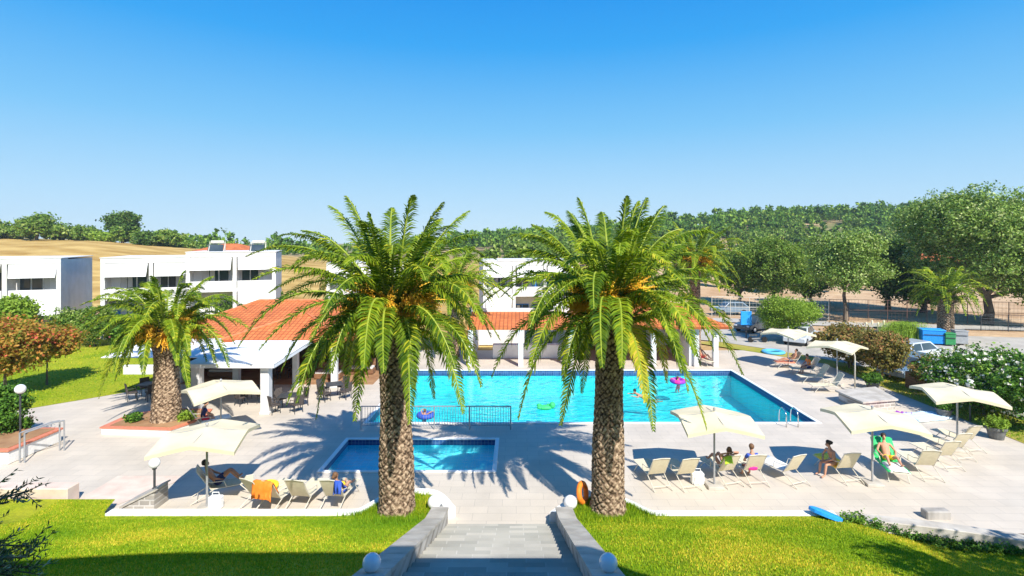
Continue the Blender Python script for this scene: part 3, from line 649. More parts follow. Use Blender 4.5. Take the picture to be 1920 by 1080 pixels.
# ------------------------------------------------------------------ broadleaf trees and shrubs
def leaf_cloud(blobs, n, size, rng, clump=.5, flat=.7, gap=.0, per=26):
    """leaf quads in clumps spread through ellipsoids (cx,cy,cz,rx,ry,rz); uneven outline, gaps between clumps"""
    vol = np.array([b[3] * b[4] * b[5] for b in blobs]) ** .75; vol /= vol.sum()
    nc = max(6, n // per); which = rng.choice(len(blobs), nc, p=vol); B_ = np.array(blobs)[which]
    d = rng.normal(size=(nc, 3)); d /= np.linalg.norm(d, axis=1)[:, None]
    rad = rng.uniform(.35, 1.0, nc) ** .5 * rng.uniform(.86, 1.12, nc)
    C = B_[:, :3] + d * B_[:, 3:6] * rad[:, None]
    cs = clump * rng.uniform(.5, 1.3, nc)
    ci = rng.randint(0, nc, n)
    p = C[ci] + rng.normal(size=(n, 3)) * cs[ci][:, None] * np.array([.55, .55, .42])
    nrm = d[ci] * .7 + rng.normal(size=(n, 3)) * .75 + np.array([0, 0, .45]); nrm /= np.linalg.norm(nrm, axis=1)[:, None]
    a = np.cross(nrm, rng.normal(size=(n, 3))); a /= np.linalg.norm(a, axis=1)[:, None]; b = np.cross(nrm, a)
    s = size * rng.uniform(.55, 1.3, n)[:, None]; a *= s; b *= s * flat
    V_ = np.stack([p - a, p - b * .9, p + a, p + b * .9], 1).reshape(-1, 3)
    return V_, np.arange(4 * n).reshape(-1, 4)
def tree(name, label, cat, base, th, blobs, n, size, leaf, tr=.18, bark='bark', clump=.6, seed=1, group=None, flowers=None, limbs=7, per=26):
    rng = np.random.RandomState(seed); e = empty(name, base, label=label, cat=cat, group=group)
    tb = MB(); top = Vector((0, 0, th)); wob = [Vector((0, 0, 0)), Vector((rng.normal(0, tr * .4), 0, th * .35)), Vector((rng.normal(0, tr * .5), rng.normal(0, tr * .4), th * .7)), top]
    tb.tube([Vector((0, 0, -.1))] + wob[1:], [tr * 1.35, tr, tr * .85, tr * .7], 8)
    for i in range(limbs):
        bl = blobs[i % len(blobs)]; t = Vector(bl[:3]) + Vector((rng.normal(0, bl[3] * .4), rng.normal(0, bl[4] * .4), rng.normal(0, bl[5] * .3)))
        s = wob[2].lerp(top, rng.uniform(0, 1)); mid = s.lerp(t, .5) + Vector((0, 0, rng.uniform(-.1, .25) * bl[5]))
        tb.tube([s, mid, t], [tr * .5, tr * .3, tr * .1], 5)
    tb.build('trunk', M[bark], e)
    V_, F_ = leaf_cloud(blobs, n, size, rng, clump, per=per); np_mesh('crown', V_, F_, M[leaf], e)
    if flowers:
        nf, fs, fm = flowers
        bl2 = [(b[0], b[1], b[2], b[3] * 1.04, b[4] * 1.04, b[5] * 1.04) for b in blobs]
        V_, F_ = leaf_cloud(bl2, nf, fs, rng, clump * .5, .9, per=6); np_mesh('flowers', V_, F_, M[fm], e)
    return e
def rblobs(rx, ry, z0, z1, k, seed, core=.62):
    r = np.random.RandomState(seed); cz = (z0 + z1) / 2; rz = (z1 - z0) / 2; o = [(0, 0, cz, rx * core * 1.15, ry * core * 1.15, rz * core * 1.3)]
    for i in range(k):
        a = i * 2.4 + r.uniform(-.4, .4); el = r.uniform(-.8, 1.1); f = .52
        o.append((rx * f * math.cos(a) * math.cos(el), ry * f * math.sin(a) * math.cos(el), cz + rz * .58 * math.sin(el), rx * r.uniform(.32, .5), ry * r.uniform(.32, .5), rz * r.uniform(.3, .45)))
    return o
# big poplar-like trees on the right
def tpx(name, label, u, vb, vt, wpx, n, size, leaf, z0f=.25, seed=1, tr=.2, group=None, k=9, bark='bark', flowers=None, clump=.6, cat='tree', zb=0, per=26, D=None):
    """tree by where its foot, top and width stand in the picture"""
    if D is None: b = P(u, vb, zb)
    else: b = Vector(((u - U0) * D / F0, D, 0)); b.z = float(hland(b.x, b.y))
    D = b.y; top = HC - (vt - V0) * D / F0 - b.z; rx = wpx / 2 * D / F0
    return tree(name, label, cat, b, max(.3, top * (z0f + .12)), rblobs(rx, rx * .9, top * z0f, top, k, seed), n, size, leaf, tr=tr, seed=seed, group=group, bark=bark, flowers=flowers, clump=clump, per=per)
tpx('broadleaf_tree', 'very large leafy tree at the right edge beyond the palm and bins', 1850, 640, 322, 340, 100000, .125, 'tree_leaf_silver', .10, 3, .42, k=22, clump=.68, per=34, D=55)
tpx('broadleaf_tree', 'tall dark tree half cut off by the right edge of the photo', 1950, 640, 380, 190, 34000, .13, 'tree_leaf', .10, 4, .35, k=12, clump=.9, D=52)
tpx('broadleaf_tree', 'medium round tree with a slim dark trunk in front of the fence', 1585, 602, 418, 175, 34000, .12, 'tree_leaf_silver', .25, 5, .2, clump=.6)
tpx('broadleaf_tree', 'rounded grey green tree behind the bright green shrub', 1450, 580, 436, 160, 30000, .13, 'tree_leaf', .1, 6, .25, clump=.7)
tpx('broadleaf_tree', 'dark green tree between the round grey green trees', 1520, 572, 470, 110, 11000, .18, 'tree_leaf_dark', .05, 7, .25, clump=.7)
tpx('broadleaf_tree', 'dark tree right behind the fronds of the right tall palm', 1385, 572, 455, 120, 11000, .18, 'tree_leaf', .05, 8, .25, clump=.7)
tpx('broadleaf_tree', 'dark broad tree left of the very large leafy tree', 1665, 580, 440, 130, 13000, .18, 'tree_leaf_dark', .05, 9, .3, clump=.8)
tpx('broadleaf_tree', 'low dark tree filling the gap behind the palm by the bins', 1730, 585, 480, 120, 11000, .18, 'tree_leaf_dark', .05, 10, .3, clump=.8)
tpx('tamarisk_shrub', 'bright feathery green shrub beside the car park', 1475, 640, 548, 130, 26000, .07, 'tree_leaf_light', .12, 12, .12, clump=.35, cat='shrub', k=8)
tpx('oleander', 'large oleander bush covered in white flowers at the right edge', 1845, 778, 632, 215, 20000, .075, 'ivy_leaf', .02, 13, .05, flowers=(2600, .065, 'flower_white'), cat='shrub', clump=.28, k=10)
tpx('oleander', 'white flowering oleander bush cut off by the right edge of the photo', 1940, 810, 660, 150, 11000, .075, 'ivy_leaf', .02, 14, .05, flowers=(1300, .065, 'flower_white'), cat='shrub', clump=.28)
tpx('oleander', 'rusty brown oleander bush beside the silver car', 1745, 738, 655, 80, 6500, .075, 'rust_leaf', .08, 15, .05, cat='shrub', clump=.25)
tpx('oleander', 'tall rusty green oleander bush behind the middle parasol', 1655, 716, 612, 100, 9000, .085, 'rust_leaf', .1, 16, .06, cat='shrub', clump=.3)
tpx('oleander', 'broad green and rust oleander bush left of the pampas grass', 1592, 690, 602, 140, 13000, .09, 'rust_leaf', .05, 17, .06, cat='shrub', clump=.35)
# left side
tpx('red_leaved_tree', 'small red leaved tree with thin dark trunk on the left lawn', 88, 722, 602, 130, 9000, .09, 'red_leaf', .32, 21, .05, clump=.35)
tpx('red_leaved_tree', 'large red leaved tree at the left edge of the photo', 10, 745, 590, 165, 15000, .09, 'red_leaf', .22, 22, .08, clump=.4, k=10)
tpx('ivy_shrub', 'dense green shrub climbing round the lamp at the left edge', 12, 835, 712, 90, 9000, .06, 'ivy_leaf', .02, 23, .06, clump=.22, cat='shrub')
tpx('green_shrub', 'round light green tree in front of the first white building', 22, 660, 548, 90, 8000, .13, 'tree_leaf_light', .1, 24, .1, cat='shrub', clump=.4)
for i, (u, vb, vt, wp, lf, lab) in enumerate(((130, 648, 575, 75, 'tree_leaf', 'bushy green shrub right of the first white building'), (178, 650, 570, 80, 'tree_leaf', 'grey green shrub below the gap between the two white buildings'),
        (235, 645, 590, 80, 'ivy_leaf', 'green shrub behind the low palm at the back of the lawn'), (290, 640, 585, 70, 'tree_leaf', 'green shrub behind the crown of the low palm'), (350, 630, 575, 60, 'tree_leaf', 'green shrub left of the orange tiled roof'),
        (430, 618, 565, 50, 'tree_leaf_dark', 'dark shrub behind the left end of the tiled roof'))):
    tpx('green_shrub', lab, u, vb, vt, wp, 6000, .11, lf, .02, 30 + i, .06, cat='shrub', clump=.4, group='shrubs along the back of the lawn', flowers=(60, .1, 'flower_pink') if i in (1, 3) else None)
for i, (u, vb, vt, wp) in enumerate(((464, 600, 540, 20), (500, 600, 548, 16), (518, 600, 535, 16))):
    tpx('young_cypress', ['slim young cypress nearest the palm crown by the white block', 'shortest slim young cypress in front of the white block', 'slim young cypress at the right corner of the white block'][i], u, vb, vt, wp, 1800, .14, 'tree_leaf_dark', .02, 40 + i, .05, cat='tree', clump=.25, group='young cypresses by the white block')
# ridge trees on the left skyline
for i, (u, vt, wp, D, lf, lab) in enumerate(((70, 402, 66, 122, 'tree_leaf', 'round bright green tree alone on the golden hilltop'), (230, 392, 62, 130, 'tree_leaf_dark', 'tall dark round tree standing highest on the left skyline'),
        (22, 424, 60, 128, 'tree_leaf', 'low bush at the left end of the hilltop'), (118, 424, 60, 126, 'tree_leaf_dark', 'dark bush right of the round hilltop tree'), (160, 434, 62, 128, 'tree_leaf', 'low wide bush on the golden hilltop'),
        (195, 440, 60, 126, 'tree_leaf_light', 'pale low bush left of the tall dark tree'), (275, 438, 36, 124, 'tree_leaf_dark', 'small dark conical tree right of the tall dark tree'), (300, 452, 60, 128, 'tree_leaf', 'low bush on the slope below the small conical tree'),
        (340, 454, 60, 130, 'tree_leaf', 'low bush above the roof of the second white building'))):
    tpx('hill_tree', lab, u, 0, vt, wp, 7000 if i < 2 else 3500, .32, lf, .02 if i > 1 else .15, 50 + i, .3, group='trees on the left hilltop', clump=1.0, D=D)
# woods: pines as one mass
def pine_proto(seed, n=150):
    r = np.random.RandomState(seed); bl = rblobs(2.6, 2.6, 1.6, 7.2, 6, seed); V_, F_ = leaf_cloud(bl, n, .62, r, .8, per=10); return V_
protos = [pine_proto(100 + i) for i in range(6)]
protos2 = [pine_proto(120 + i, 420) for i in range(4)]
def wood(name, label, pts, smin, smax, seed, mt='pine_leaf', pr=None):
    r = np.random.RandomState(seed); out = []; pr = pr or protos
    for (x, y) in pts:
        s = r.uniform(smin, smax); a = r.uniform(0, 6.28); c, q = math.cos(a), math.sin(a); V_ = pr[r.randint(len(pr))] * s
        z = float(hland(x, y)); out.append(np.stack([V_[:, 0] * c - V_[:, 1] * q + x, V_[:, 0] * q + V_[:, 1] * c + y, V_[:, 2] * r.uniform(.9, 1.25) + z - .8], 1))
    V_ = np.concatenate(out); return tag(np_mesh(name, V_, np.arange(len(V_)).reshape(-1, 4), M[mt]), label, 'wood', kind='stuff')
def scatter(n, s0, s1, y0, y1, seed, avoid=()):
    r = np.random.RandomState(seed); o = []
    while len(o) < n:
        y = math.sqrt(r.uniform(y0 * y0, y1 * y1)); s = r.uniform(s0, s1)
        u = U0 + s * 1000; v = V0 - (float(hland(s * y, y)) - HC) * 1000 / y
        if any(a[0] < u < a[2] and a[1] < v < a[3] for a in avoid): continue
        o.append((s * y, y))
    return o
clear = ((1530, 419, 1582, 446), (1285, 430, 1335, 444), (1560, 428, 1625, 436))
wood('pine_wood', 'pine covered hillside along the right skyline', scatter(1500, -.12, 1.05, 200, 330, 1, clear), .75, 1.2, 1)
wood('pine_wood', 'scrub and scattered trees on the lower slope of the right hill', scatter(620, -.02, 1.0, 130, 235, 2, clear), .5, .9, 2, 'tree_leaf', protos2)
wood('pine_wood', 'low belt of trees along the skyline behind the white buildings', scatter(230, -.72, -.08, 150, 290, 3), .45, .95, 3, 'pine_leaf')
wood('pine_wood', 'bushes along the foot of the hill in the middle distance', scatter(110, -.1, .95, 84, 130, 4), .45, .75, 4, 'tree_leaf', protos2)
wood('hedgerow', 'hedge of bushes along the crest of the golden hill on the left', scatter(60, -1.1, -.62, 122, 135, 5), .4, .65, 5, 'tree_leaf', protos2)

# shade-giving tree just outside the right edge, olive at the left edge
rs = np.random.RandomState(77)
tb = Vector((14.5, 6.0, zl(14.5, 6)))
tree('shade_tree', 'broad tree outside the right edge that dapples the right lawn with shade', 'tree', tb, 4.5, [(-1.6, .1, 5.4, 2.8, 1.7, .9), (.3, -1.0, 6.0, 3, 2.0, 1.0), (-2.8, 1.3, 4.7, 1.8, 1.0, .6), (1.4, 1.6, 5.2, 2.6, 1.5, .8)], 9500, .115, 'tree_leaf', tr=.25, seed=71, clump=.5, per=30)
ob = Vector((-8.6, 6.4, zl(-8.6, 6.4)))
oe = empty('olive_tree', ob, label='olive branches with narrow dark leaves reaching in at the left edge', cat='tree')
om = MB(); om.tube([(0, 0, -.2), (.1, 0, .5), (.0, .1, 1.0)], [.16, .13, .11], 8)
lv = []; lf = []
orr = random.Random(5)
def spray(s, d, L):
    d = d.normalized(); side = d.cross(Vector((0, 0, 1))).normalized(); up = side.cross(d)
    pts = [s + d * L * t + Vector((0, 0, -.10 * t * t * L)) for t in (0, .33, .66, 1)]
    om.tube(pts, [.008, .006, .004, .002], 4, m=0)
    n = int(L / .022)
    for i in range(n):
        t = (i + .5) / n; p = s + d * L * t + Vector((0, 0, -.10 * t * t * L)); k = 1 if i % 2 else -1; roll = orr.uniform(-1.2, 1.2)
        ld = (d * .75 + (side * math.cos(roll) + up * math.sin(roll)) * k * .8 + Vector((orr.gauss(0, .15),) * 3)).normalized(); l_ = orr.uniform(.06, .095)
        w_ = ld.cross(Vector((orr.gauss(0, 1), orr.gauss(0, 1), orr.gauss(0, 1)))).normalized() * .010
        b = len(lv); lv.extend([p, p + ld * l_ * .45 + w_, p + ld * l_, p + ld * l_ * .45 - w_]); lf.append((b, b + 1, b + 2, b + 3))
for i in range(26):
    ty = orr.uniform(-.7, .8)
    q = Q(orr.uniform(-60, 70), orr.choice((orr.uniform(885, 945), orr.uniform(985, 1075), orr.uniform(1010, 1080))), 6.4 + ty) - ob
    s0 = Vector((.0, .1, orr.uniform(.6, 1.0))); mid = s0.lerp(q, .55) + Vector((0, 0, .15)); om.tube([s0, mid, q], [.035, .018, .008], 5)
    for k in range(7):
        a = s0.lerp(q, orr.uniform(.72, 1.0)); spray(a, Vector((orr.uniform(.3, 1.0), orr.uniform(-.6, .6), orr.uniform(-.15, .9))), orr.uniform(.22, .42))
om.build('trunk', M['bark'], oe); np_mesh('crown', lv, lf, M['olive_leaf'], oe)

# hotel behind the camera: its roof edge throws the shade across the foot of the picture
ho = empty('hotel_building', (-18, -.6, 2.5), label='white hotel block behind the viewpoint that shades the top of the steps', cat='building')
b = MB().box((0, -7.2, 6.45), (50, 13, 12.9), bev=0)
for k in range(1, 4): b.box((0, -.35, k * 3.0 - .1), (50, .7, .18), bev=0)
b.build('wall', M['plaster'], ho)
for k in range(4):
    for j in range(12):
        if 7 < j < 9: continue
        o = MB().box((-22.5 + j * 4, -.66, k * 3 + 1.15), (1.8, .06, 2.1)).build('window', M['glass_dark'], ho)

# ------------------------------------------------------------------ white apartment blocks
def apartment(us, D, a, ztop, label, storeys=2, sh=3.5, depth=8.0, group='white balconied apartment blocks', heater=0, lowblue=False):
    """us: seen positions of the bay lines from left to right; D: distance of the right front corner"""
    a = R(a); ca, sa = math.cos(a), math.sin(a); sR = (us[-1] - U0) / 1000; C = Vector((sR * D, D, 0))
    xs_ = []
    for u in us:
        s = (u - U0) / 1000; t = (C.x - s * C.y) / (ca - s * sa); xs_.append(-t)
    e = empty('apartment_building', C, a, label=label, cat='building', group=group)
    W = -xs_[0]; zb = ztop - sh * storeys
    b = MB()
    b.box((-W / 2, 1.7 + (depth - 1.7) / 2, (ztop - .12 + min(0, zb) - .3) / 2), (W - .02, depth - 1.7, ztop - .12 - min(0, zb) + .3), bev=0)   # rear volume
    for x in xs_: b.box((x + (.16 if x == xs_[0] else -.16 if x == xs_[-1] else 0), .86, (ztop + min(0, zb)) / 2 - .1), (.32, 1.72, ztop - min(0, zb) - .06), bev=0)
    for f in range(storeys + 1):
        z = ztop - f * sh
        if f == 0: b.box((-W / 2, .84, z - .22), (W - .01, 1.7, .44), bev=0)
        elif z > .3: b.box((-W / 2, .84, z - .02), (W - .04, 1.66, .28), bev=0)
    b.box((-W / 2, depth / 2, ztop + .03), (W + .1, depth + .1, .07), bev=.01)
    b.build('wall', M['plaster'], e)
    rng = random.Random(int(us[0]) + 5)
    for f in range(storeys):
        z0 = ztop - (f + 1) * sh + .12
        if z0 < -1.5: continue
        for i in range(len(us) - 1):
            xa, xb = xs_[i] + .2, xs_[i + 1] - .2; cx = (xa + xb) / 2; w_ = xb - xa; zt = z0 + sh - .60 if f == 0 else z0 + sh - .3
            p = MB().box((cx, .10, z0 + .36), (w_ - .02, .14, .72), bev=.02); p.build('balcony', M['plaster'], e)
            if f == 0 or rng.random() < .4:
                MB().sheet([(xa + .05, .02, zt), (xb - .05, .02, zt), (xb - .12, -.30, zt - 1.15), (xa + .12, -.30, zt - 1.15)], -.03).build('awning', M['canvas_white'], e)
            ww = w_ * .5; wx = xa + w_ * (.3 if i % 2 else .62)
            wn_ = MB(); wn_.box((wx, 1.66, z0 + 1.15), (ww, .08, 2.25), bev=.02)
            fr = wn_.build('window', M['door_blue'] if (lowblue and f > 0) else M['white_paint'], e)
            for k in (-1, 1):
                MB().box((wx + k * ww * .245, 1.60, z0 + 1.15), (ww * .42, .05, 2.05), bev=.005).build('pane', M['glass_dark'], fr)
            if rng.random() < .7:
                MB().box((wx - ww * .3, 1.54, z0 + 1.2), (ww * .22, .04, 1.9), bev=.005).build('curtain', M['curtain'], fr)
            dx = xa + w_ * (.8 if i % 2 else .12)
            MB().box((dx, 1.64, z0 + 1.1), (.8, .06, 2.1), bev=.01).build('door', M['door_blue' if rng.random() < .3 or lowblue else 'canvas_white'], e)
    for k in range(heater):
        hx_ = xs_[1] - 2.6 + k * 3.6
        h = MB(); h.add([(hx_, 2.0, ztop + .08), (hx_ + 1.3, 2.0, ztop + .08), (hx_ + 1.3, 2.6, ztop + .72), (hx_, 2.6, ztop + .72), (hx_, 2.04, ztop + .02), (hx_ + 1.3, 2.04, ztop + .02), (hx_ + 1.3, 2.66, ztop + .67), (hx_, 2.66, ztop + .67)], [(0, 1, 2, 3), (7, 6, 5, 4), (0, 4, 5, 1), (1, 5, 6, 2), (2, 6, 7, 3), (3, 7, 4, 0)])
        hp = h.build('solar_panel', M['glass_dark'], e)
        MB().tube([(hx_ + .2, 2.7, ztop + .95), (hx_ + 1.3, 2.7, ztop + .95)], .16, 12).build('water_tank', M['white_metal'], hp)
        fm = MB()
        for xx in (hx_ + .1, hx_ + 1.4): fm.tube([(xx, 2.7, ztop), (xx, 2.7, ztop + 1.0)], .04, 5).tube([(xx, 2.7, ztop + .75), (xx, 1.9, ztop + .05)], .04, 5)
        fm.build('stand', M['white_metal'], hp)
    return e
apartment([-100, 8, 114], 46, 23, 7.0, 'white two storey apartment block at the left edge with a long blank side wall')
apartment([188, 283, 356], 48.5, 21, 7.0, 'lower white apartment block behind the crown of the low palm')
apartment([348, 440, 517], 51, 20, 7.45, 'taller white apartment block with solar water heaters on its roof', heater=2)
apartment([612, 692, 770], 56, 12, 6.2, 'white apartment block mostly hidden behind the left tall palm')
apartment([906, 964, 1022, 1080], 56, 7, 6.4, 'white apartment block with blue doors seen between the two tall palms', lowblue=True)
# villa with tiled roof beyond
def hip_roof(m, x0, x1, y0, y1, ze, zr, rx0, rx1, ry=None, th=.14, mi=0):
    ry = (y0 + y1) / 2 if ry is None else ry
    v = [(x0, y0, ze), (x1, y0, ze), (x1, y1, ze), (x0, y1, ze), (rx0, ry, zr), (rx1, ry, zr), (x0, y0, ze - th), (x1, y0, ze - th), (x1, y1, ze - th), (x0, y1, ze - th)]
    m.add(v, [(0, 1, 5, 4), (1, 2, 5), (2, 3, 4, 5), (3, 0, 4), (0, 6, 7, 1), (1, 7, 8, 2), (2, 8, 9, 3), (3, 9, 6, 0), (9, 8, 7, 6)], mi)
def ridges(m, segs, r=.09):
    for a, b_ in segs: m.tube([a, b_], r, 6)
vp = Q(408, 470, 84); vz = float(hland(vp.x, 84))
ve = empty('villa', (vp.x, 84, vz), label='distant villa with orange tiled hip roof above the taller white block', cat='house')
vt_ = vp.z - vz
m = MB(); m.box((0, 4, vt_ / 2), (6.4, 6.5, vt_), bev=0); m.build('wall', M['plaster_pink'], ve)
m = MB(); hip_roof(m, -4.0, 4.0, 0, 8, vt_, vt_ + 1.1, -1.2, 1.2); m.build('roof', M['roof_tile'], ve)
for (u, D, nm, lb) in ((1775, 92, 'villa', 'red roofed house half hidden in the large trees on the right'), (1708, 96, 'villa', 'small red roof showing between the trees left of the large tree')):
    q = Q(u, 484, D); vz = float(hland(q.x, D)); e = empty(nm, (q.x, D, vz), label=lb, cat='house'); hh = q.z - vz
    MB().box((0, 4, hh / 2 - .4), (7, 6, hh - .2), bev=0).build('wall', M['plaster'], e)
    m = MB(); hip_roof(m, -4.4, 4.4, 0, 8, hh - .5, hh + .7, -1.5, 1.5); m.build('roof', M['roof_tile'], e)
vq = Q(1906, 458, 95); vz = float(hland(vq.x, 95)); e = empty('villa', (vq.x, 95, vz), label='red roof showing at the far right edge among the trees', cat='house')
MB().box((0, 4, 2.6), (6, 6, 5.2), bev=0).build('wall', M['plaster'], e); m = MB(); hip_roof(m, -4, 4, 0, 8, 5.2, 6.6, -1, 1); m.build('roof', M['roof_tile'], e)

# ------------------------------------------------------------------ poolside taverna
te = empty('taverna', (-14, 34, 0), label='open poolside taverna with orange tiled hip roofs and dark shady inside', cat='restaurant')
def L0(b_, o): return b_.shift((-o[0], -o[1], -o[2]))
TO = (-14, 34, 0)
m = MB(); hip_roof(m, -21.6, -8.4, 31.6, 44, 2.75, 4.25, -18.3, -12.4, 38); L0(m, TO).build('roof', M['roof_tile'], te)
m = MB(); ridges(m, [((-21.6, 31.6, 2.78), (-18.3, 38, 4.28)), ((-18.3, 38, 4.28), (-12.4, 38, 4.28)), ((-8.4, 31.6, 2.78), (-12.4, 38, 4.28))]); L0(m, TO).build('ridge_tiles', M['terracotta'], te)
m = MB(); hip_roof(m, -16.9, -9.9, 30.6, 37.0, 2.83, 3.85, -13.6, -13.3, 34); L0(m, TO).build('porch_roof', M['roof_tile'], te)
m = MB(); ridges(m, [((-16.9, 30.6, 2.86), (-13.6, 34, 3.88)), ((-9.9, 30.6, 2.86), (-13.3, 34, 3.88))], .07); L0(m, TO).build('ridge_tiles', M['terracotta'], te)
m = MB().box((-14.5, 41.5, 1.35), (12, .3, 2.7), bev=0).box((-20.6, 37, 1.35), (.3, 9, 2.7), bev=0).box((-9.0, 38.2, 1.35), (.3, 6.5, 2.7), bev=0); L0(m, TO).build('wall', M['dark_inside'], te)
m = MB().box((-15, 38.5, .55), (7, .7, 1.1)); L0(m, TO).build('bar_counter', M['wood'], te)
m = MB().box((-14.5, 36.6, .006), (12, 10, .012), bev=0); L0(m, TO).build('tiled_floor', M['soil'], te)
for (x, y, w_) in ((-15.75, 26.35, .42), (-12.35, 26.35, .42), (-10.6, 31.1, .34), (-16.3, 31.1, .34), (-20.3, 32.2, .4), (-12.9, 31.2, .3)):
    m = MB().box((0, 0, 1.22), (w_, w_, 2.46), bev=.02); m.box((0, 0, .06), (w_ + .08, w_ + .08, .12)); m.build('pillar', M['plaster'], te, (x + 14, y - 34, 0))
m = MB().box((-14.1, 26.2, 2.40), (3.8, .12, .16)); L0(m, TO).build('beam', M['plaster'], te)
aw = MB().sheet([(-16.1, 25.85, 2.50), (-11.75, 25.85, 2.50), (-11.75, 30.75, 2.78), (-16.1, 30.75, 2.78)], -.03)
aw.add([(-16.1, 25.84, 2.50), (-11.75, 25.84, 2.50), (-11.75, 25.84, 2.34), (-16.1, 25.84, 2.34)], [(0, 1, 2, 3)])
aw.add([(-11.74, 25.85, 2.49), (-11.74, 30.7, 2.76), (-11.74, 30.7, 2.6), (-11.74, 25.85, 2.33)], [(0, 1, 2, 3)])
L0(aw, TO).build('awning', M['canvas_white'], te)
aw = MB().sheet([(-21.5, 27.6, 2.45), (-16.2, 27.6, 2.45), (-16.2, 31.5, 2.72), (-21.5, 31.5, 2.72)], -.03); L0(aw, TO).build('awning', M['canvas_white'], te)
m = MB().box((-22.5, 34.0, .3), (5.0, .25, .6)); tag(m.build('garden_wall', M['plaster']), 'low white garden wall at the back of the left lawn beside the low palm', 'wall')

# pavilion behind the pool
PO = (5, 38, 0)
pe = empty('pavilion', PO, label='long low white pavilion with tiled roof along the far side of the pool', cat='building')
m = MB(); hip_roof(m, 3.6, 14.4, 35.6, 44.5, 2.75, 4.35, 7.2, 10.6, 40); L0(m, PO).build('roof', M['roof_tile'], pe)
m = MB().add([(-3.3, 36.0, 2.62), (3.58, 36.0, 2.62), (3.58, 39.6, 3.25), (-3.3, 39.6, 3.25), (-3.3, 36.0, 2.5), (3.58, 36.0, 2.5), (3.58, 39.6, 3.1), (-3.3, 39.6, 3.1)], [(0, 1, 2, 3), (7, 6, 5, 4), (0, 4, 5, 1), (1, 5, 6, 2), (2, 6, 7, 3), (3, 7, 4, 0)]); L0(m, PO).build('lean_to_roof', M['roof_tile'], pe)
m = MB().box((5.3, 43.8, 1.3), (17.4, .3, 2.6), bev=0).box((-3.2, 41.5, 1.3), (.3, 4.4, 2.6), bev=0).box((4.0, 41.2, 1.3), (.3, 5.0, 2.6), bev=0).box((11.9, 38.6, 1.3), (.25, 4.6, 2.6), bev=0).box((.3, 39.75, 3.05), (7.3, .25, .9), bev=0); L0(m, PO).build('wall', M['plaster'], pe)
for x in (-3.1, .3, 3.7, 6.5, 9.3, 12.2, 13.5):
    m = MB().box((0, 0, 1.29), (.34, .34, 2.58), bev=.02); m.build('pillar', M['plaster'], pe, (x - 5, 36.2 - 38, 0))
for (x, w_) in ((1.8, 2.2), (6.2, 2.6), (9.6, 2.0)):
    MB().box((x - 5, 43.6 - 38, 1.1), (w_, .08, 2.1)).build('window', M['glass_dark'], pe)
MB().box((-1.2, 38.9 - 38, .5), (5.0, .6, 1.0)).shift((-5 + 2, 0, 0)).build('bar_counter', M['white_paint'], pe)

# ------------------------------------------------------------------ furniture
def make_parasol():
    e = empty('parasol', (0, 0, 0), cat='parasol', group='square cream parasols on grey poles')
    s = 1.22; zc_, ze, zk = 2.62, 2.46, 2.22; n = 8; V_ = []
    for j in range(-n, n + 1):
        for i in range(-n, n + 1):
            x, y = i / n, j / n; m_ = min(abs(x), abs(y)); r_ = max(abs(x), abs(y))
            z = zc_ - (zc_ - ze) * r_ - (ze - zk) * (m_ ** 1.15) - .05 * math.sin(math.pi * r_) * (1 - m_) ; V_.append((x * s, y * s, z))
    k = 2 * n + 1; F_ = [(j * k + i, j * k + i + 1, (j + 1) * k + i + 1, (j + 1) * k + i) for j in range(2 * n) for i in range(2 * n)]
    V2 = [(v[0], v[1], v[2] - .018) for v in V_]; N_ = len(V_); F2 = [tuple(q + N_ for q in f[::-1]) for f in F_]
    m = MB(); m.add(V_ + V2, F_ + F2)
    rim = [i for i in range(k)] + [j * k + k - 1 for j in range(1, k)] + [(k - 1) * k + i for i in range(k - 2, -1, -1)] + [j * k for j in range(k - 2, 0, -1)]
    vv_ = [V_[i] for i in rim] + [(V_[i][0], V_[i][1], V_[i][2] - .11) for i in rim]; L = len(rim)
    m.add(vv_, [(i, L + i, L + (i + 1) % L, (i + 1) % L) for i in range(L)])
    m.build('canopy', M['canvas_cream'], e)
    MB().tube([(0, 0, 0), (0, 0, zc_ + .06)], .034, 12).ball((0, 0, zc_ + .08), .05, 8).build('pole', M['grey_metal'], e)
    for i in range(8):
        a = i * math.pi / 4; d = Vector((math.cos(a), math.sin(a), 0)); L = s if i % 2 == 0 else s * 1.414; zz = (ze if i % 2 == 0 else zk) - .03
        MB().tube([(0, 0, zc_ - .05), d * L * .97 + Vector((0, 0, zz))], .012, 5).build('rib', M['grey_metal'], e)
    MB().box((0, 0, .05), (.55, .55, .1)).build('base', M['concrete'], e)
    return e
par = make_parasol()
for i, (x, y, rz, lab) in enumerate(((-9.8, 16.9, 9, 'square cream parasol at the lower left over the lying man'), (-12.35, 22.3, 42, 'square cream parasol nearest the taverna awning and the low palm'),
        (6.85, 18.45, -3, 'square cream parasol nearest the right tall palm, overlapping the pool edge'), (12.45, 18.65, -8, 'square cream parasol over the woman in red and the man in yellow shorts'),
        (17.9, 21.65, -16, 'square cream parasol furthest right beside the potted plants'), (18.95, 31.5, 38, 'square cream parasol beside the outdoor shower at the far right of the pool'), (18.3, 35.9, 30, 'furthest square cream parasol, in front of a white car'))):
    o = par if i == 0 else copy_tree(par); relabel(o, lab, (x, y, 0), R(rz))
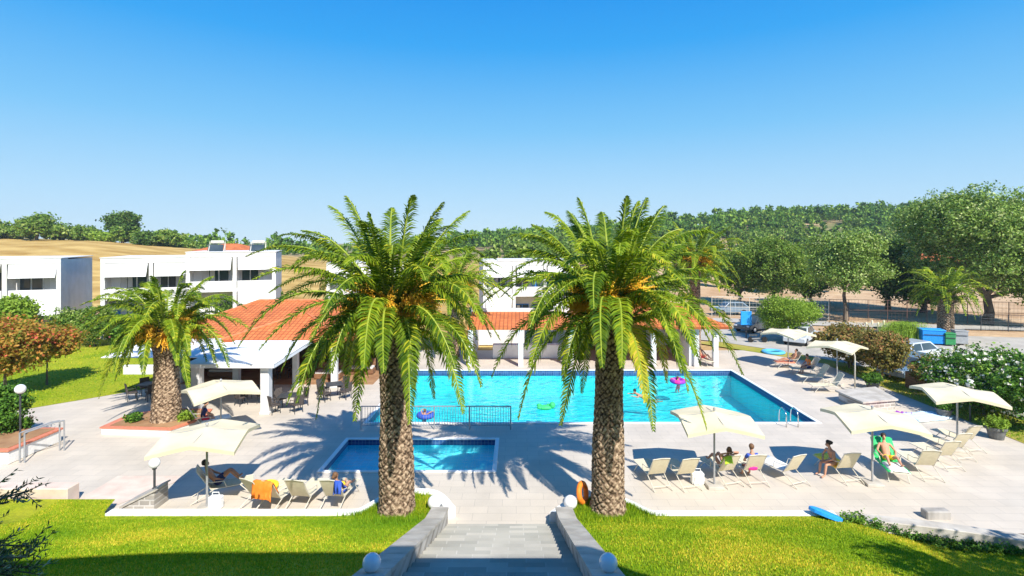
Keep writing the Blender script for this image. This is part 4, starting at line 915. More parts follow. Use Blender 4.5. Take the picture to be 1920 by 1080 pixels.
def make_lounger():
    e = empty('sun_lounger', (0, 0, 0), cat='sun lounger', group='cream sling sun loungers on the pool deck')
    w_ = .31
    # sling seat, slightly sagging, and raised backrest
    m = MB(); n = 8; pts = [(-.22 + 1.25 * i / n, .37 + .02 * math.cos(i / n * 6.28)) for i in range(n + 1)]
    V_ = [(sx, y, z + dz) for dz in (0, -.012) for (y, z) in pts for sx in (-w_ + .02, w_ - .02)]; k = 2 * (n + 1)
    m.add(V_, [(2 * i, 2 * i + 1, 2 * i + 3, 2 * i + 2) for i in range(n)] + [(k + 2 * i, k + 2 * i + 2, k + 2 * i + 3, k + 2 * i + 1) for i in range(n)]); m.build('seat', M['sling'], e)
    m = MB(); n = 6; pts = [(-.22 - .40 * i / n, .38 + .66 * i / n - .03 * math.sin(i / n * 3.14)) for i in range(n + 1)]
    V_ = [(sx, y + dz, z - dz) for dz in (0, -.010) for (y, z) in pts for sx in (-w_ + .02, w_ - .02)]; k = 2 * (n + 1)
    m.add(V_, [(2 * i, 2 * i + 1, 2 * i + 3, 2 * i + 2) for i in range(n)] + [(k + 2 * i, k + 2 * i + 2, k + 2 * i + 3, k + 2 * i + 1) for i in range(n)]); m.build('backrest', M['sling'], e)
    m = MB()
    for s in (-1, 1): m.tube([(s * w_, 1.06, .38), (s * w_, -.22, .38), (s * w_, -.63, 1.05)], .017, 6)
    m.tube([(-w_, 1.05, .38), (w_, 1.05, .38)], .017, 6); m.tube([(-w_, -.63, 1.05), (0, -.65, 1.08), (w_, -.63, 1.05)], .017, 6)
    m.tube([(-w_, -.62, .12), (w_, -.62, .12)], .012, 5); m.build('frame', M['white_metal'], e)
    for s in (-1, 1):
        MB().tube([(s * w_, -.12, .38), (s * w_, -.45, .2), (s * w_ * 1.05, -.80, .01)], .016, 6).build('leg', M['white_metal'], e)
        MB().tube([(s * w_, .62, .38), (s * w_ * 1.03, .95, .01)], .016, 6).build('leg', M['white_metal'], e)
        MB().tube([(s * w_ * 1.04, -.40, .68), (s * w_ * 1.16, -.2, .63), (s * w_ * 1.1, .16, .60), (s * w_, .22, .38)], .016, 6).build('armrest', M['white_metal'], e)
    return e
lng = make_lounger(); first = [True]
def lounger(p, rz, lab):
    o = lng if first[0] else copy_tree(lng); first[0] = False
    return relabel(o, lab, (p[0], p[1], 0), rz)
LN = {}
def lg(key, head, foot, lab):
    """placed from where the rear feet stand and where it points"""
    h_ = P(*head); f_ = P(*foot); d = (f_ - h_).normalized(); c = h_ + d * .8
    LN[key] = (Vector((c.x, c.y, 0)), math.atan2(d.y, d.x) - math.pi / 2); return lounger(c, LN[key][1], lab)
def up(u, v, du=0, dl=1.8): p = P(u, v); f = p + Vector((du, dl, 0)); return (U0 + f.x / f.y * 1000, V0 + HC / f.y * 1000)
def lgu(key, u, v, du, lab): lg(key, (u, v), up(u, v, du), lab)
lgu('r1', 1245, 923, -.35, 'empty sun lounger nearest the right tall palm'); lgu('r2', 1301, 923, -.35, 'empty sun lounger second from the right tall palm')
lgu('r3', 1381, 916, -.5, 'sun lounger with the sunbathing woman under the parasol overlapping the pool'); lgu('r4', 1427, 915, -.15, 'sun lounger with the person in a blue shirt')
lgu('r5', 1508, 915, -.7, 'sun lounger with a white towel between the blue shirt and the woman in red'); lgu('r6', 1606, 911, -.2, 'sun lounger with a yellow towel under the woman in red')
lg('r7', (1648, 868), (1712, 930), 'reclined sun lounger with the man in yellow shorts')
lgu('r8', 1754, 905, .2, 'empty sun lounger just right of the man in yellow shorts'); lgu('r9', 1795, 885, -.1, 'empty sun lounger under the furthest right parasol, nearest its pole'); lgu('r10', 1818, 868, -.2, 'empty sun lounger in the middle of the right hand corner group'); lgu('r11', 1838, 852, -.3, 'rearmost empty sun lounger by the round planter pot')
lg('f1', (1538, 702), (1480, 701), 'sun lounger by the far right poolside with the person in orange'); lg('f2', (1556, 717), (1490, 716), 'empty pale sun lounger beside the person in orange'); lg('f3', (1584, 735), (1515, 733), 'empty pale sun lounger next to the low concrete box'); lg('f4', (1505, 690), (1450, 689), 'sun lounger with a red towel under the furthest parasol')
lg('l1', (358, 940), (450, 922), 'sun lounger pointing right with the dark haired man on it'); lgu('l2', 452, 968, .9, 'sun lounger with the yellow swim ring on it'); lgu('l3', 486, 972, .5, 'sun lounger with the bright orange towel over its back')
lgu('l4', 545, 970, .25, 'empty sun lounger between the orange towel and the child'); lgu('l5', 612, 970, .2, 'sun lounger with the brown haired child nearest the left tall palm')
lg('b1', (345, 812), (405, 800), 'sun lounger beside the planter with the woman in white and blue'); 
def on(key, off=(0, 0, 0)):
    p, rz = LN[key]; c, s = math.cos(rz), math.sin(rz); return Vector((p.x + off[0] * c - off[1] * s, p.y + off[0] * s + off[1] * c, off[2])), rz
def cloth(name, key, pts, w_, material, lab, th=.02, x0=0, cat='towel', group=None):
    """cloth lying along a lounger: pts are (y,z) along it"""
    loc, rz = on(key); rng = random.Random(len(lab)); m = MB(); n = len(pts); K = 9; vs = []
    for dz in (0, -th):
        for (y, z) in pts:
            for k in range(K):
                t = k / (K - 1) - .5; vs.append((x0 + t * w_ + rng.uniform(-.01, .01), y + rng.uniform(-.012, .012), z + dz + rng.uniform(0, .016) - .06 * max(0, abs(t) - .40) * 8))
    N_ = n * K; fs = []
    for j in range(n - 1):
        for i in range(K - 1):
            a = j * K + i; fs.append((a, a + 1, a + K + 1, a + K)); fs.append((N_ + a + K, N_ + a + K + 1, N_ + a + 1, N_ + a))
    rim = [i for i in range(K)] + [j * K + K - 1 for j in range(1, n)] + [(n - 1) * K + i for i in range(K - 2, -1, -1)] + [j * K for j in range(n - 2, 0, -1)]
    fs += [(rim[i], N_ + rim[i], N_ + rim[(i + 1) % len(rim)], rim[(i + 1) % len(rim)]) for i in range(len(rim))]
    m.add(vs, fs); o = m.build(name, M[material], None, loc, smooth=True); o.rotation_euler = (0, 0, rz); return tag(o, lab, cat, group)
seatp = [(1.0, .42), (.7, .42), (.4, .42), (.1, .42), (-.2, .43)]; backp = [(-.22, .46), (-.32, .62), (-.45, .83), (-.62, 1.08)]
cloth('towel', 'l3', [(-.36, .66), (-.48, .86), (-.60, 1.08), (-.68, 1.08), (-.71, .8), (-.72, .55)], .72, 'c_orange', 'bright orange towel hanging over the back of a lounger')
cloth('towel', 'r5', seatp, .66, 'c_white', 'white towel spread over a lounger seat in the right group')
cloth('towel', 'r6', seatp + [(-.27, .52), (-.38, .74)], .66, 'c_yellow', 'yellow towel on the lounger of the woman in red')
cloth('towel', 'r7', seatp + backp, .72, 'c_green', 'green towel under the man in yellow shorts')
cloth('towel', 'r7', [(1.06, .44), (.8, .45), (.5, .45), (.25, .46)], .6, 'c_white', 'pale towel under the calves of the man in yellow shorts')
cloth('towel', 'f4', seatp, .66, 'c_brick', 'brick red towel on the lounger under the furthest parasol')
cloth('towel', 'r3', [(-.42, .78), (-.55, 1.0), (-.66, 1.08), (-.71, .85)], .3, 'c_lime', 'lime green cloth over the back of the sunbathing woman\'s lounger', x0=-.22)
cloth('towel', 'l5', [(-.42, .78), (-.55, 1.0), (-.66, 1.08), (-.71, .7)], .25, 'c_blue', 'dark blue towel hanging beside the brown haired child', x0=.3)
cloth('towel', 'b1', seatp, .66, 'c_white', 'white towel on the lounger beside the planter')

# ------------------------------------------------------------------ people
def body_mesh(name, pts, edges, parent, material, root=0, sub=1, loc=(0, 0, 0)):
    """one continuous skinned surface over a skeleton of (point, radius)"""
    me = bpy.data.meshes.new(name); me.from_pydata([p[0] for p in pts], edges, [])
    o = bpy.data.objects.new(name, me); col.objects.link(o)
    md = o.modifiers.new('skin', 'SKIN'); md.use_smooth_shade = True; md.use_x_symmetry = False
    for i, p in enumerate(pts):
        r = p[1] if isinstance(p[1], tuple) else (p[1], p[1]); me.skin_vertices[0].data[i].radius = r
    me.skin_vertices[0].data[root].use_root = True
    sb = o.modifiers.new('sub', 'SUBSURF'); sb.levels = sub; sb.render_levels = sub
    dg = bpy.context.evaluated_depsgraph_get(); dg.update(); nm = bpy.data.meshes.new_from_object(o.evaluated_get(dg)); bpy.data.objects.remove(o)
    nm.materials.clear(); nm.materials.append(M[material]); nm.polygons.foreach_set('use_smooth', np.ones(len(nm.polygons), dtype=bool))
    o = bpy.data.objects.new(name, nm); col.objects.link(o); o.parent = parent; o.location = loc; return o
def person(loc, rz, J, label, skin='skin', hair='hair_dark', hairlen=.0, wear=(), s=1.0, look=(0, 1, 0), group=None):
    """J: joints pelvis chest neck head, and l/r of shoulder elbow hand hip knee ankle toe"""
    e = empty('person', loc, rz, label=label, cat='person'); e.scale = (s, s, s)
    V_ = lambda k: Vector(J[k])
    pts = []; ed = []; idx = {}
    def add(k, p, r, par=None):
        idx[k] = len(pts); pts.append((tuple(p), r))
        if par is not None: ed.append((idx[par], idx[k]))
    lk = Vector(look).normalized(); pe_, ch, nk, hd = V_('pelvis'), V_('chest'), V_('neck'), V_('head'); upv = (hd - nk).normalized()
    lk = (lk - upv * lk.dot(upv)).normalized()
    add('pelvis', pe_, (.135, .105)); add('belly', pe_.lerp(ch, .5), (.115, .09), 'pelvis'); add('chest', ch, (.135, .10), 'belly'); add('neck', nk, .055, 'chest'); add('nk2', nk.lerp(hd, .45), .052, 'neck')
    add('head', hd + lk * .008, (.078, .09), 'nk2'); add('crown', hd + upv * .085, (.062, .07), 'head')
    add('nose', hd + lk * .102 - upv * .01, .014, 'head'); add('chin', hd + lk * .06 - upv * .085, .028, 'head')
    for sd in ('l', 'r'):
        sh, el, ha = V_(sd + 'sh'), V_(sd + 'el'), V_(sd + 'ha'); hp, kn, an, to = V_(sd + 'hip'), V_(sd + 'kn'), V_(sd + 'an'), V_(sd + 'to')
        add(sd + 'sh', sh, .058, 'chest'); add(sd + 'ua', sh.lerp(el, .5), .046, sd + 'sh'); add(sd + 'el', el, .038, sd + 'ua'); add(sd + 'fa', el.lerp(ha, .4), .038, sd + 'el'); add(sd + 'ha', ha, .026, sd + 'fa')
        d = (ha - el).normalized(); w_ = d.cross(Vector((0, 0, 1))); w_ = w_.normalized() if w_.length > .1 else Vector((1, 0, 0)); dn = w_.cross(d)
        add(sd + 'palm', ha + d * .055, (.038, .020), sd + 'ha')
        for q in range(4):
            off = w_ * (q - 1.5) * .019; L = (.062, .075, .070, .055)[q]
            add('%sf%da' % (sd, q), ha + d * .095 + off, .0085, sd + 'palm'); add('%sf%db' % (sd, q), ha + d * (.095 + L * .55) + off * 1.15 + dn * -.012, .008, '%sf%da' % (sd, q)); add('%sf%dc' % (sd, q), ha + d * (.095 + L) + off * 1.2 + dn * -.03, .0065, '%sf%db' % (sd, q))
        add(sd + 'ta', ha + d * .04 + w_ * .045, .010, sd + 'palm'); add(sd + 'tb', ha + d * .085 + w_ * .06, .008, sd + 'ta')
        add(sd + 'hip', hp, .085, 'pelvis'); add(sd + 'th', hp.lerp(kn, .5), .074, sd + 'hip'); add(sd + 'kn', kn, .054, sd + 'th'); add(sd + 'ca', kn.lerp(an, .35), .052, sd + 'kn'); add(sd + 'an', an, .034, sd + 'ca')
        add(sd + 'to', to, (.038, .026), sd + 'an')
    body_mesh('body', pts, ed, e, skin)
    ey = MB()
    wv_ = lk.cross(upv)
    for k in (-1, 1): ey.ball(hd + lk * .082 + wv_ * k * .03 + upv * .015, .010, 8)
    ey.build('eyes', M['hair_dark'], e)
    hm = MB(); c = hd + upv * .045 - lk * .022; vs = []
    hm.ball((0, 0, 0), .103, 14, sz=1.05); hm.v = [tuple(c + wv_ * v[0] * .9 + lk * (v[1] if v[1] < 0 else v[1] * .72) + upv * max(v[2], -.085 if v[1] < .02 else .015)) for v in hm.v]
    if hairlen > 0: hm.tube([c - lk * .07, c - lk * .11 - upv * hairlen * .5, c - lk * .09 - upv * hairlen], [.06, .055, .025], 8)
    hm.build('hair', M[hair], e, smooth=True)
    for (kind, mt) in wear:
        if kind == 'shorts':
            q = [(pe_.lerp(ch, .14), (.142, .115)), (pe_, (.15, .12))]; ee = [(0, 1)]
            for sd in ('l', 'r'): b_ = len(q); q += [(V_(sd + 'hip'), .108), (V_(sd + 'hip').lerp(V_(sd + 'kn'), .62), .100)]; ee += [(1, b_), (b_, b_ + 1)]
            body_mesh('shorts', [(tuple(a), r) for a, r in q], ee, e, mt, root=1)
        if kind == 'bottoms':
            q = [(pe_.lerp(ch, .05), (.142, .113)), (pe_, (.143, .113))]; ee = [(0, 1)]
            for sd in ('l', 'r'): b_ = len(q); q += [(V_(sd + 'hip').lerp(V_(sd + 'kn'), .08), .092)]; ee += [(1, b_)]
            body_mesh('swim_bottoms', [(tuple(a), r) for a, r in q], ee, e, mt, root=1)
        if kind == 'top': body_mesh('swim_top', [(tuple(ch.lerp(pe_, .12)), (.142, .108)), (tuple(ch.lerp(pe_, -.02)), (.142, .108))], [(0, 1)], e, mt)
        if kind == 'shirt':
            q = [(pe_.lerp(ch, .05), (.15, .118)), (pe_.lerp(ch, .55), (.132, .108)), (ch, (.15, .115)), (ch.lerp(nk, .6), .075)]; ee = [(0, 1), (1, 2), (2, 3)]
            for sd in ('l', 'r'): b_ = len(q); q += [(V_(sd + 'sh'), .07), (V_(sd + 'sh').lerp(V_(sd + 'el'), .55), .06)]; ee += [(2, b_), (b_, b_ + 1)]
            body_mesh('shirt', [(tuple(a), r) for a, r in q], ee, e, mt, root=2)
    return e
def recline(arms=0, knees=.62, spread=.12, leg2=None):
    z = .50
    J = dict(pelvis=(0, -.08, z), chest=(0, -.29, .83), neck=(0, -.36, 1.0), head=(0, -.38, 1.15))
    for sd, k in (('l', -1), ('r', 1)):
        J[sd + 'sh'] = (k * .17, -.32, .92); 
        if arms == 0: J[sd + 'el'] = (k * .30, -.14, .72); J[sd + 'ha'] = (k * .24, .02, .66)
        elif arms == 1: J[sd + 'el'] = (k * .38, -.42, 1.06); J[sd + 'ha'] = (k * .14, -.50, 1.12)
        J[sd + 'hip'] = (k * .09, -.06, z); kz = knees if (sd == 'l' or leg2 is None) else leg2
        J[sd + 'kn'] = (k * spread, .34, kz + (.02 if k > 0 else 0)); dz = kz - .5; J[sd + 'an'] = (k * (spread + .02), .72 - dz * .35, .49); J[sd + 'to'] = (k * (spread + .04), .80 - dz * .3, .56)
    return J
def sit(lean=.0, turn=0):
    J = dict(pelvis=(0, 0, .50), chest=(0, .04 + lean, .84), neck=(0, .05 + lean * 1.3, 1.01), head=(0, .09 + lean * 1.6, 1.16))
    for sd, k in (('l', -1), ('r', 1)):
        J[sd + 'sh'] = (k * .17, .04 + lean * 1.1, .94); J[sd + 'el'] = (k * .24, .16 + lean, .70); J[sd + 'ha'] = (k * .12, .36, .62)
        J[sd + 'hip'] = (k * .09, .04, .49); J[sd + 'kn'] = (k * .13, .45, .48); J[sd + 'an'] = (k * .13, .50, .09); J[sd + 'to'] = (k * .15, .66, .05)
    return J
p_, z_ = on('l1'); person(p_, z_, recline(0, .80), 'dark haired man lying back on a lounger at the lower left with knees raised', 'skin_tan', 'hair_dark', 0, [('shorts', 'c_navy')], look=(0, .8, .3))
p_, z_ = on('l5', (.1, 0, 0)); person(p_, z_, recline(0, .62), 'brown haired child in yellow and blue on a lounger by the left palm', 'skin', 'hair_brown', .1, [('shirt', 'c_yellow'), ('shorts', 'c_blue')], s=.95, look=(.3, .8, .3))
p_, z_ = on('r3'); person(p_, z_, recline(1, .78), 'sunbathing woman with brown hair and arms behind her head in the right group', 'skin', 'hair_brown', .12, [('top', 'c_lime'), ('bottoms', 'c_lime')], look=(0, .8, .3))
p_, z_ = on('r4', (0, -.28, -.02)); person(p_, z_, sit(.02), 'person in a dark blue shirt sitting upright on a lounger', 'skin', 'hair_brown', 0, [('shirt', 'c_blue'), ('shorts', 'c_pink')])
p_, z_ = on('r6', (-.20, .05, 0)); person(p_, z_ + R(95), sit(.10), 'woman with tied dark hair and red swimsuit sitting sideways on a lounger', 'skin', 'hair_dark', .1, [('top', 'c_red'), ('bottoms', 'c_red')], look=(.3, 1, -.2))
p_, z_ = on('r7'); person(p_, z_, recline(0, .66, .17), 'man in yellow shorts and sunglasses lying back on a green towel', 'skin', 'hair_dark', 0, [('shorts', 'c_yellow')], look=(0, .8, .3))
p_, z_ = on('f1', (0, -.15, 0)); person(p_, z_, sit(.05), 'person in an orange top sitting by the far right poolside', 'skin', 'hair_dark', 0, [('shirt', 'c_orange'), ('shorts', 'c_navy')])
p_, z_ = on('b1', (0, -.1, 0)); person(p_, z_, sit(.05), 'woman in navy sitting on a lounger beside the planter', 'skin', 'hair_dark', .1, [('shirt', 'c_navy'), ('shorts', 'c_red')])
p_, z_ = on('f4'); person(p_, z_, recline(0, .6), 'sunbather lying on a red towel under the furthest parasol', 'skin_tan', 'hair_dark', 0, [('shorts', 'c_navy')], look=(0, .8, .3))
# pavilion sunbathers on loungers
lg('p1', (1322, 685), (1342, 688), 'sun lounger under the right end of the pavilion roof, nearer the pool'); LN['p1'] = (Vector((12.9, 36.9, 0)), R(200)); lng_p = [o for o in bpy.data.objects if o.get('label', '').startswith('sun lounger under the right end')][0]; lng_p.location = LN['p1'][0]; lng_p.rotation_euler = (0, 0, LN['p1'][1])
LN['p2'] = (Vector((13.0, 40.2, 0)), R(200)); relabel(copy_tree(lng), 'sun lounger at the back of the pavilion terrace', LN['p2'][0], R(200))
p_, z_ = on('p1'); person(p_, z_, recline(0, .7), 'tanned sunbather on the pavilion terrace, nearer the pool', 'skin_tan', 'hair_dark', 0, [('shorts', 'c_red')], look=(0, .8, .3))
p_, z_ = on('p2'); person(p_, z_, recline(0, .7), 'tanned sunbather at the back of the pavilion terrace', 'skin_tan', 'hair_dark', 0, [('shorts', 'c_black')], look=(0, .8, .3))
def swim(z=-.3):
    J = dict(pelvis=(0, -.45, z - .28), chest=(0, 0, z - .02), neck=(0, .14, z + .08), head=(0, .22, z + .20))
    for sd, k in (('l', -1), ('r', 1)):
        J[sd + 'sh'] = (k * .17, .06, z + .02); J[sd + 'el'] = (k * .36, .16, z - .04); J[sd + 'ha'] = (k * .28, .40, z + .01)
        J[sd + 'hip'] = (k * .09, -.5, z - .3); J[sd + 'kn'] = (k * .14, -.9, z - .42); J[sd + 'an'] = (k * .18, -1.25, z - .4); J[sd + 'to'] = (k * .2, -1.4, z - .38)
    return J
q = P(1197, 742, -.24); person((q.x, q.y, 0), R(100), swim(-.18), 'swimmer with bare shoulders in the middle of the pool behind the right palm', 'skin', 'hair_dark', 0, [('shorts', 'c_navy')])
def ring(name, p, R_, r, mt, lab, cat='swim ring', rot=(0, 0, 0), sz=1, bands=None):
    m = MB(); n, k = 28, 10; vs = []; fs = []
    for i in range(n):
        a = 2 * math.pi * i / n
        for j in range(k): b_ = 2 * math.pi * j / k; vs.append(((R_ + r * math.cos(b_)) * math.cos(a), (R_ + r * math.cos(b_)) * math.sin(a), r * sz * math.sin(b_)))
    mi = []
    for i in range(n):
        for j in range(k): fs.append((i * k + j, ((i + 1) % n) * k + j, ((i + 1) % n) * k + (j + 1) % k, i * k + (j + 1) % k)); mi.append(1 if bands and (i * 8 // n) % 2 else 0)
    o = np_mesh(name, vs, fs, [M[mt]] + ([M[bands]] if bands else []), None, p, True, mi); o.rotation_euler = rot; return tag(o, lab, cat)
ring('swim_ring', P(1271, 716, -.2) + Vector((0, 0, .06)), .36, .13, 'c_purple', 'pink and purple swim ring floating near the far side of the pool', bands='c_pink')
q = P(1271, 716, -.24); person((q.x, q.y, -.05), R(20), {**swim(-.15), **dict(pelvis=(0, -.05, -.6), chest=(0, 0, -.25), neck=(0, .02, -.08), head=(0, .04, .06), lsh=(-.17, 0, -.14), rsh=(.17, 0, -.14), lhip=(-.09, -.05, -.62), rhip=(.09, -.05, -.62), lkn=(-.12, .1, -.95), rkn=(.12, .1, -.95), lan=(-.12, 0, -1.05), ran=(.12, 0, -1.05), lto=(-.12, .1, -1.1), rto=(.12, .1, -1.1), lel=(-.38, .1, .02), rel=(.38, .1, .02), lha=(-.42, .28, .04), rha=(.42, .28, .04))}, 'child floating inside the pink and purple swim ring', 'skin', 'hair_brown', 0, [('top', 'c_pink')], s=.8)
m = MB(); m.ball((0, 0, 0), .36, 16, sx=1.1, sy=.6, sz=.35).ball((.38, 0, .12), .16, 12, sz=1.1).ball((-.3, .2, .06), .14, 10, sz=.6).ball((-.3, -.2, .06), .14, 10, sz=.6).ball((.2, .26, .04), .13, 10, sz=.6)
tag(m.build('pool_float', M['c_green'], None, P(1022, 764, -.2), smooth=True), 'bright green inflatable animal float in the middle of the pool', 'pool float')
ring('swim_ring', P(798, 780, -.2) + Vector((0, 0, .05)), .34, .12, 'c_blue', 'dark blue swim ring near the near edge of the pool by the railing')
q = P(796, 781, -.24); person((q.x, q.y, -.02), R(-30), {**swim(-.15), **dict(pelvis=(0, -.05, -.6), chest=(0, 0, -.25), neck=(0, .02, -.08), head=(0, .04, .06), lsh=(-.17, 0, -.14), rsh=(.17, 0, -.14), lhip=(-.09, -.05, -.62), rhip=(.09, -.05, -.62), lkn=(-.12, .1, -.95), rkn=(.12, .1, -.95), lan=(-.12, 0, -1.05), ran=(.12, 0, -1.05), lto=(-.12, .1, -1.1), rto=(.12, .1, -1.1), lel=(-.36, .1, .02), rel=(.36, .1, .02), lha=(-.40, .28, .04), rha=(.40, .28, .04))}, 'child in the dark blue swim ring near the railing', 'skin', 'hair_brown', 0, [('shorts', 'c_red')], s=.8)
pp, _ = on('l2'); ring('swim_ring', (pp.x, pp.y + .25, .50), .27, .085, 'c_yellow', 'yellow swim ring lying on a lounger at the lower left')
ring('lifebuoy', (P(1093, 952, .2) + Vector((0, .1, .42)))[:], .27, .085, 'c_orange', 'orange lifebuoy leaning against the foot of the right tall palm', 'lifebuoy', (R(78), 0, R(62)))
ring('swim_ring', P(1450, 662, 0) + Vector((0, 0, .1)), .62, .22, 'c_float', 'large light blue inflatable ring lying on the deck near the furthest parasol', sz=.5)

# things lying about
def blanket(name, p, w_, l_, rz, mt, lab, cat='towel', h=.06, seed=1, thick=.02):
    r = np.random.RandomState(seed); n = 12; V_ = []
    for j in range(n + 1):
        for i in range(n + 1): V_.append(((i / n - .5) * w_, (j / n - .5) * l_ * (1 + .08 * math.sin(i)), thick + h * abs(math.sin(i * 1.1 + j * .5) * math.cos(j * .9)) * r.uniform(.5, 1)))
    k = n + 1; N_ = k * k; F_ = [(j * k + i, j * k + i + 1, (j + 1) * k + i + 1, (j + 1) * k + i) for j in range(n) for i in range(n)]
    rim = [i for i in range(k)] + [j * k + k - 1 for j in range(1, k)] + [(k - 1) * k + i for i in range(k - 2, -1, -1)] + [j * k for j in range(k - 2, 0, -1)]
    V2 = [(v[0], v[1], max(.004, v[2] - thick)) for v in V_]
    F_ += [tuple(N_ + q for q in f[::-1]) for f in F_[:n * n]] + [(rim[i], N_ + rim[i], N_ + rim[(i + 1) % len(rim)], rim[(i + 1) % len(rim)]) for i in range(len(rim))]
    o = np_mesh(name, V_ + V2, F_, M[mt], None, p, True); o.rotation_euler = (0, 0, rz); return tag(o, lab, cat)
blanket('towel', P(1672, 783, 0), 1.5, 1.1, R(20), 'c_pink', 'crumpled magenta towel on the deck behind the parasol over the yellow shorts', h=.14, seed=2)
blanket('towel', P(1698, 780, 0), .8, .8, R(-20), 'c_purple', 'crumpled dark pink and purple towel on the right edge of the magenta one', h=.16, seed=3)
blanket('air_mattress', P(1735, 783, 0), 2.0, 1.1, R(12), 'c_pale', 'pale blue air mattress lying flat on the deck by the planters', 'air mattress', h=.05, thick=.1)
bk = MB(); n = 14
vs = []; 
for i in range(n):
    a = 2 * math.pi * i / n; vs.append((.50 * math.cos(a) * (1 if math.cos(a) > 0 else .8), .26 * math.sin(a), 0))
bk.add(vs + [(v[0], v[1], .09) for v in vs] + [(v[0] * .8, v[1] * .75, .12) for v in vs], [tuple(range(n - 1, -1, -1))] + [(i, (i + 1) % n, n + (i + 1) % n, n + i) for i in range(n)] + [(n + i, n + (i + 1) % n, 2 * n + (i + 1) % n, 2 * n + i) for i in range(n)] + [tuple(range(2 * n, 3 * n))])
o = bk.build('bodyboard', M['c_skyblue'], None, (9.15, 15.9, .34)); o.rotation_euler = (R(-14), R(12), R(-28)); tag(o, 'bright blue bodyboard lying over the kerb of the right lawn', 'bodyboard')
o = MB().box((0, 0, .2), (.42, .24, .4)).tube([(-.12, 0, .38), (-.1, 0, .52), (.1, 0, .52), (.12, 0, .38)], .015, 5).build('beach_bag', M['c_white'], None, (6.35, 18.7, 0)); tag(o, 'white beach bag at the foot of the parasol pole near the sunbathing woman', 'bag')
o = MB().box((0, 0, .2), (.40, .24, .4)).tube([(-.12, 0, .38), (-.1, 0, .52), (.1, 0, .52), (.12, 0, .38)], .015, 5).build('beach_bag', M['c_white'], None, (-9.55, 16.95, 0)); tag(o, 'white bag under the parasol at the lower left', 'bag')

# railing by the pools
re_ = empty('railing', (-7.0, 24.05, 0), label='grey blue metal railing between the main pool and the paddling pool', cat='railing')
RW = 6.75
for x in (0, 1.6, 3.3, 4.9, RW): MB().tube([(x, 0, 0), (x, 0, 1.05)], .028, 8).build('post', M['grey_metal'], re_)
MB().tube([(0, 0, 1.05), (RW, 0, 1.05)], .025, 6).build('top_rail', M['grey_metal'], re_); MB().tube([(0, 0, .18), (RW, 0, .18)], .018, 6).build('bottom_rail', M['grey_metal'], re_)
m = MB()
for i in range(56): m.tube([(.12 * i + .06, 0, .18), (.12 * i + .06, 0, 1.04)], .009, 4, cap=False)
m.build('bars', M['grey_metal'], re_)
# pool ladder
le = empty('pool_ladder', (12.6, 24.9, 0), label='steel pool ladder with two curved handrails at the near right corner', cat='ladder')
for k in (-1, 1):
    MB().tube([(k * .27, -.55, 0), (k * .27, -.55, .55), (k * .27, -.42, .74), (k * .27, -.15, .78), (k * .27, .08, .62), (k * .27, .14, .3), (k * .27, .14, -1.0)], .028, 8).build('handrail', M['steel'], le, smooth=True)
for z in (-.35, -.65, -.95): MB().box((0, .14, z), (.52, .08, .03)).build('rung', M['steel'], le)
# outdoor shower
se = empty('outdoor_shower', P(1603, 732), label='white outdoor shower with a curved neck beside the far parasol', cat='shower')
MB().tube([(0, 0, 0), (0, 0, 1.9), (-.06, 0, 2.15), (-.25, 0, 2.25), (-.42, 0, 2.15), (-.45, 0, 2.0)], .04, 8).build('pipe', M['white_metal'], se, smooth=True)
MB().lathe([(.11, 0), (.05, .08)], (-.45, 0, 1.93), 12).build('shower_head', M['steel'], se); MB().box((0, 0, .03), (1.0, 1.0, .06)).build('tray', M['concrete'], se)
# low concrete plinth
q = [P(1552, 757, 0), P(1600, 776, 0), P(1652, 773, 0), P(1650, 742, 0)]
ce = MB(); c0 = P(1610, 770); vs = [(17.1, 28.3), (17.2, 26.4), (19.1, 26.9), (19.5, 29.0)]
ce.prism(vs, 0, .48).shift((-18.3, -27.4, 0)); ce.build('plinth_tmp', M['concrete']).name = 'pump_house_lid'
o = bpy.data.objects['pump_house_lid']; o.location = (18.3, -0 + 27.4, 0); o.data.materials[0] = M['rubble']; tag(o, 'low stone box with a flat concrete lid beside the far loungers', 'box')
lid = MB().prism([(x - 18.3, y - 27.4) for x, y in ((17.0, 28.45), (17.1, 26.3), (19.2, 26.8), (19.6, 29.1))], .48, .56).build('lid', M['concrete'], o); o.name = 'stone_box'
# planter bed of the low palm
pb = empty('planter', (b3.x, b3.y, 0), label='white raised planter with brick coping round the low palm', cat='planter')
pts = [(-2.2, -1.0), (1.0, -1.25), (1.6, .2), (1.2, 1.5), (-1.2, 1.6), (-2.2, .6)]
MB().prism(pts, 0, .26).build('wall', M['white_paint'], pb)
MB().prism([(x * 1.03, y * 1.03) for x, y in pts], .26, .32).build('coping', M['c_brick'], pb)
MB().prism([(x * .88, y * .86) for x, y in pts], .32, .335).build('earth', M['soil'], pb)
tree('ground_plant', 'low leafy plant in the planter left of the low palm trunk', 'plant', (b3.x - 1.25, b3.y - .3, .32), .12, [(0, 0, .2, .35, .3, .2)], 700, .06, 'ivy_leaf', tr=.02, seed=90, clump=.15)
tree('ground_plant', 'yellowish leafy plant in the planter right of the low palm trunk', 'plant', (b3.x + .95, b3.y - .1, .32), .12, [(0, 0, .2, .3, .3, .2)], 600, .06, 'tree_leaf_light', tr=.02, seed=91, clump=.15)

